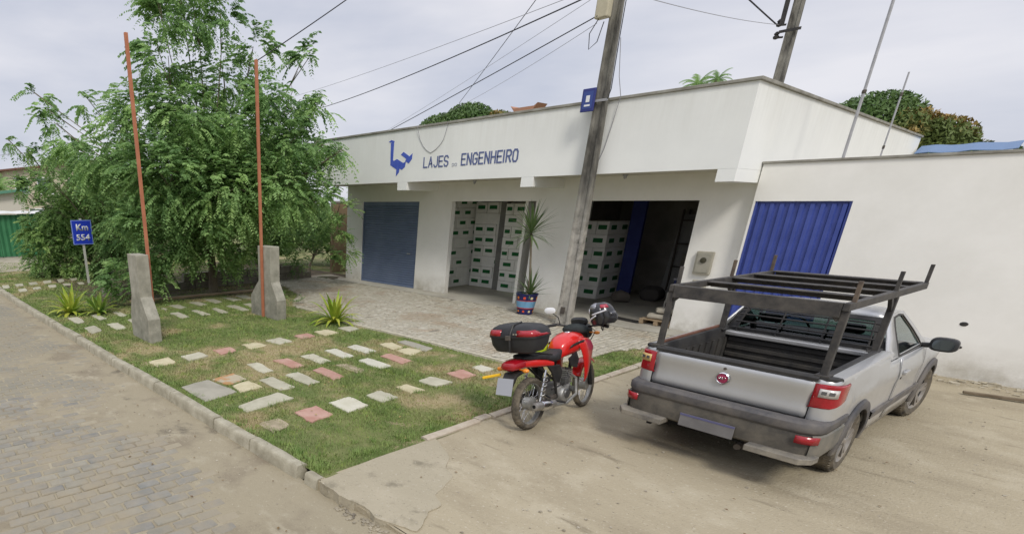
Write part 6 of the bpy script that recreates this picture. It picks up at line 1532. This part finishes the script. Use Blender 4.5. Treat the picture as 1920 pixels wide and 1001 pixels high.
for s_ in (-1,1):
    G = []
    for k in range(9):
        t = R(-90+s_*(5+k*12.5)); a, c_ = math.cos(t), math.sin(t); row = []
        for hw_, hl, z in ((.289,.218,1.132),(.284,.213,1.165),(.270,.199,1.197-.0*k)):
            pw = .45; zz = z if k < 6 else z-(z-1.132)*(k-5)/4
            row.append((hw_*math.copysign(abs(a)**pw,a)*1.008, -.19+hl*math.copysign(abs(c_)**pw,c_)*1.012, zz))
        G.append(row)
    b = MB(); b.grid(G); b.build('reflector', red_l, tb, smooth=True, solid=.004)
b = MB(); b.tube([(.02,-.41,.96),(.02,-.415,1.12),(.02,-.40,1.17),(.02,-.35,1.245),(.02,-.19,1.262)], .011, 6); b.build('lid_strap', blackf, tb, smooth=True)
b = MB(); b.box(-.03,.03,-.425,-.40,1.09,1.14); b.build('latch', steel_dk, tb, bevel=.005)
for x in (.06,.09): 
    b = MB(); b.box(x,x+.02,-.418,-.405,1.15,1.165); b.build('lock_stud', chrome, tb)
# hi-vis bag between box and tank, on the left side
b = MB(); b.loft([(.34,-.17,.88,.02,.05,.9),(.38,-.17,.89,.07,.10,.8),(.50,-.19,.89,.09,.13,.7),(.62,-.20,.90,.07,.12,.8),(.70,-.21,.90,.02,.05,.9)], 16)
hv = b.build('high_visibility_vest', M('hivis_yellow', (.55,.70,.03), (.40,.58,.02), scale=14, rough=.8, bump=.5), smooth=True); hv.location = mc.location; hv.rotation_euler = mc.rotation_euler
tag(hv, 'crumpled yellow-green high-visibility vest hung on the motorcycle by its seat', 'vest')
# black jacket over the handlebar, and the helmet on the right mirror
helm = empty('helmet', (-3.12, 6.58, 1.27), label='black, white and red full-face helmet hanging on the right mirror', cat='helmet')
helm.scale = (.88, .88, .88); helm.rotation_euler = (R(12), R(-8), R(-62))
hm = M('helmet_black', (.02,.02,.022), rough=.25, coat=.6); hw_m = M('helmet_white', (.62,.62,.66), rough=.3); hr = M('helmet_red', (.32,.02,.04), rough=.25, coat=.6)
b = MB(); rows = []
for i, (zz, rx_, ry_, oy) in enumerate([(-.145,.085,.10,.0),(-.15,.10,.125,.005),(-.12,.118,.145,.012),(-.06,.128,.155,.01),(0,.132,.155,.0),(.06,.122,.14,-.01),(.105,.095,.11,-.015),(.13,.055,.065,-.02),(.138,.01,.01,-.02)]):
    n_ = 28
    rows.append([(rx_*math.cos(2*math.pi*k/n_), oy+ry_*math.sin(2*math.pi*k/n_)*(1.12 if math.sin(2*math.pi*k/n_) > .3 and zz < -.02 else 1), zz) for k in range(n_+1)])
b.grid(rows); b.build('shell', hm, helm, smooth=True, solid=.012)
def patch(t0, t1, i0, i1, off, nm, mt):
    G = []
    for i in range(i0, i1+1):
        zz, rx_, ry_, oy = [(-.12,.118,.145,.012),(-.06,.128,.155,.01),(0,.132,.155,.0),(.06,.122,.14,-.01),(.105,.095,.11,-.015),(.13,.055,.065,-.02)][i]
        G.append([((rx_+off)*math.cos(t), oy+(ry_+off)*math.sin(t), zz+off*.5) for t in np.linspace(t0, t1, 12)])
    b = MB(); b.grid(G); b.build(nm, mt, helm, smooth=True, solid=.003)
patch(R(30),R(150),1,2,.006,'visor',M('visor_dark', (.03,.03,.035), rough=.08, coat=1))
patch(R(-5),R(38),3,4,.003,'red_panel',hr); patch(R(150),R(330),3,5,.003,'silver_panel',M('helmet_silver', (.30,.30,.33), rough=.25, metal=.4)); patch(R(200),R(290),2,3,.003,'white_panel',hw_m); patch(R(-50),R(20),1,2,.003,'white_stripe',hw_m) if False else None
for (a0, a1, z0, z1) in ((-.9,.3,-.02,.03),(2.9,4.2,-.10,.0),(-1.6,-.5,-.12,-.03)):
    G = []
    for q in range(12):
        t = a0+(a1-a0)*q/11; z = z0+(z1-z0)*q/11; G.append([(.134*math.cos(t),.158*math.sin(t),z-.010),(.137*math.cos(t),.161*math.sin(t),z+.010)])
    b = MB(); b.grid(G); b.build('white_stripe', hw_m, helm, smooth=True, solid=.003)
b = MB(); b.tube([(.11,.02,-.13),(.06,-.02,-.20),(-.02,0,-.24),(-.10,.02,-.13)], .007, 5); b.build('chin_strap', seatv, helm, smooth=True)
b = MB(); b.sphere((0,1.0,1.03), (.16,.11,.07), 18, 10); jk = b.build('black_cloth', M('black_cloth', (.02,.025,.025), (.035,.04,.04), scale=12, rough=.9, bump=.5), smooth=True); jk.location = mc.location; jk.rotation_euler = mc.rotation_euler
tag(jk, 'dark rounded cover over the motorcycle instruments between the handlebars', 'cover')
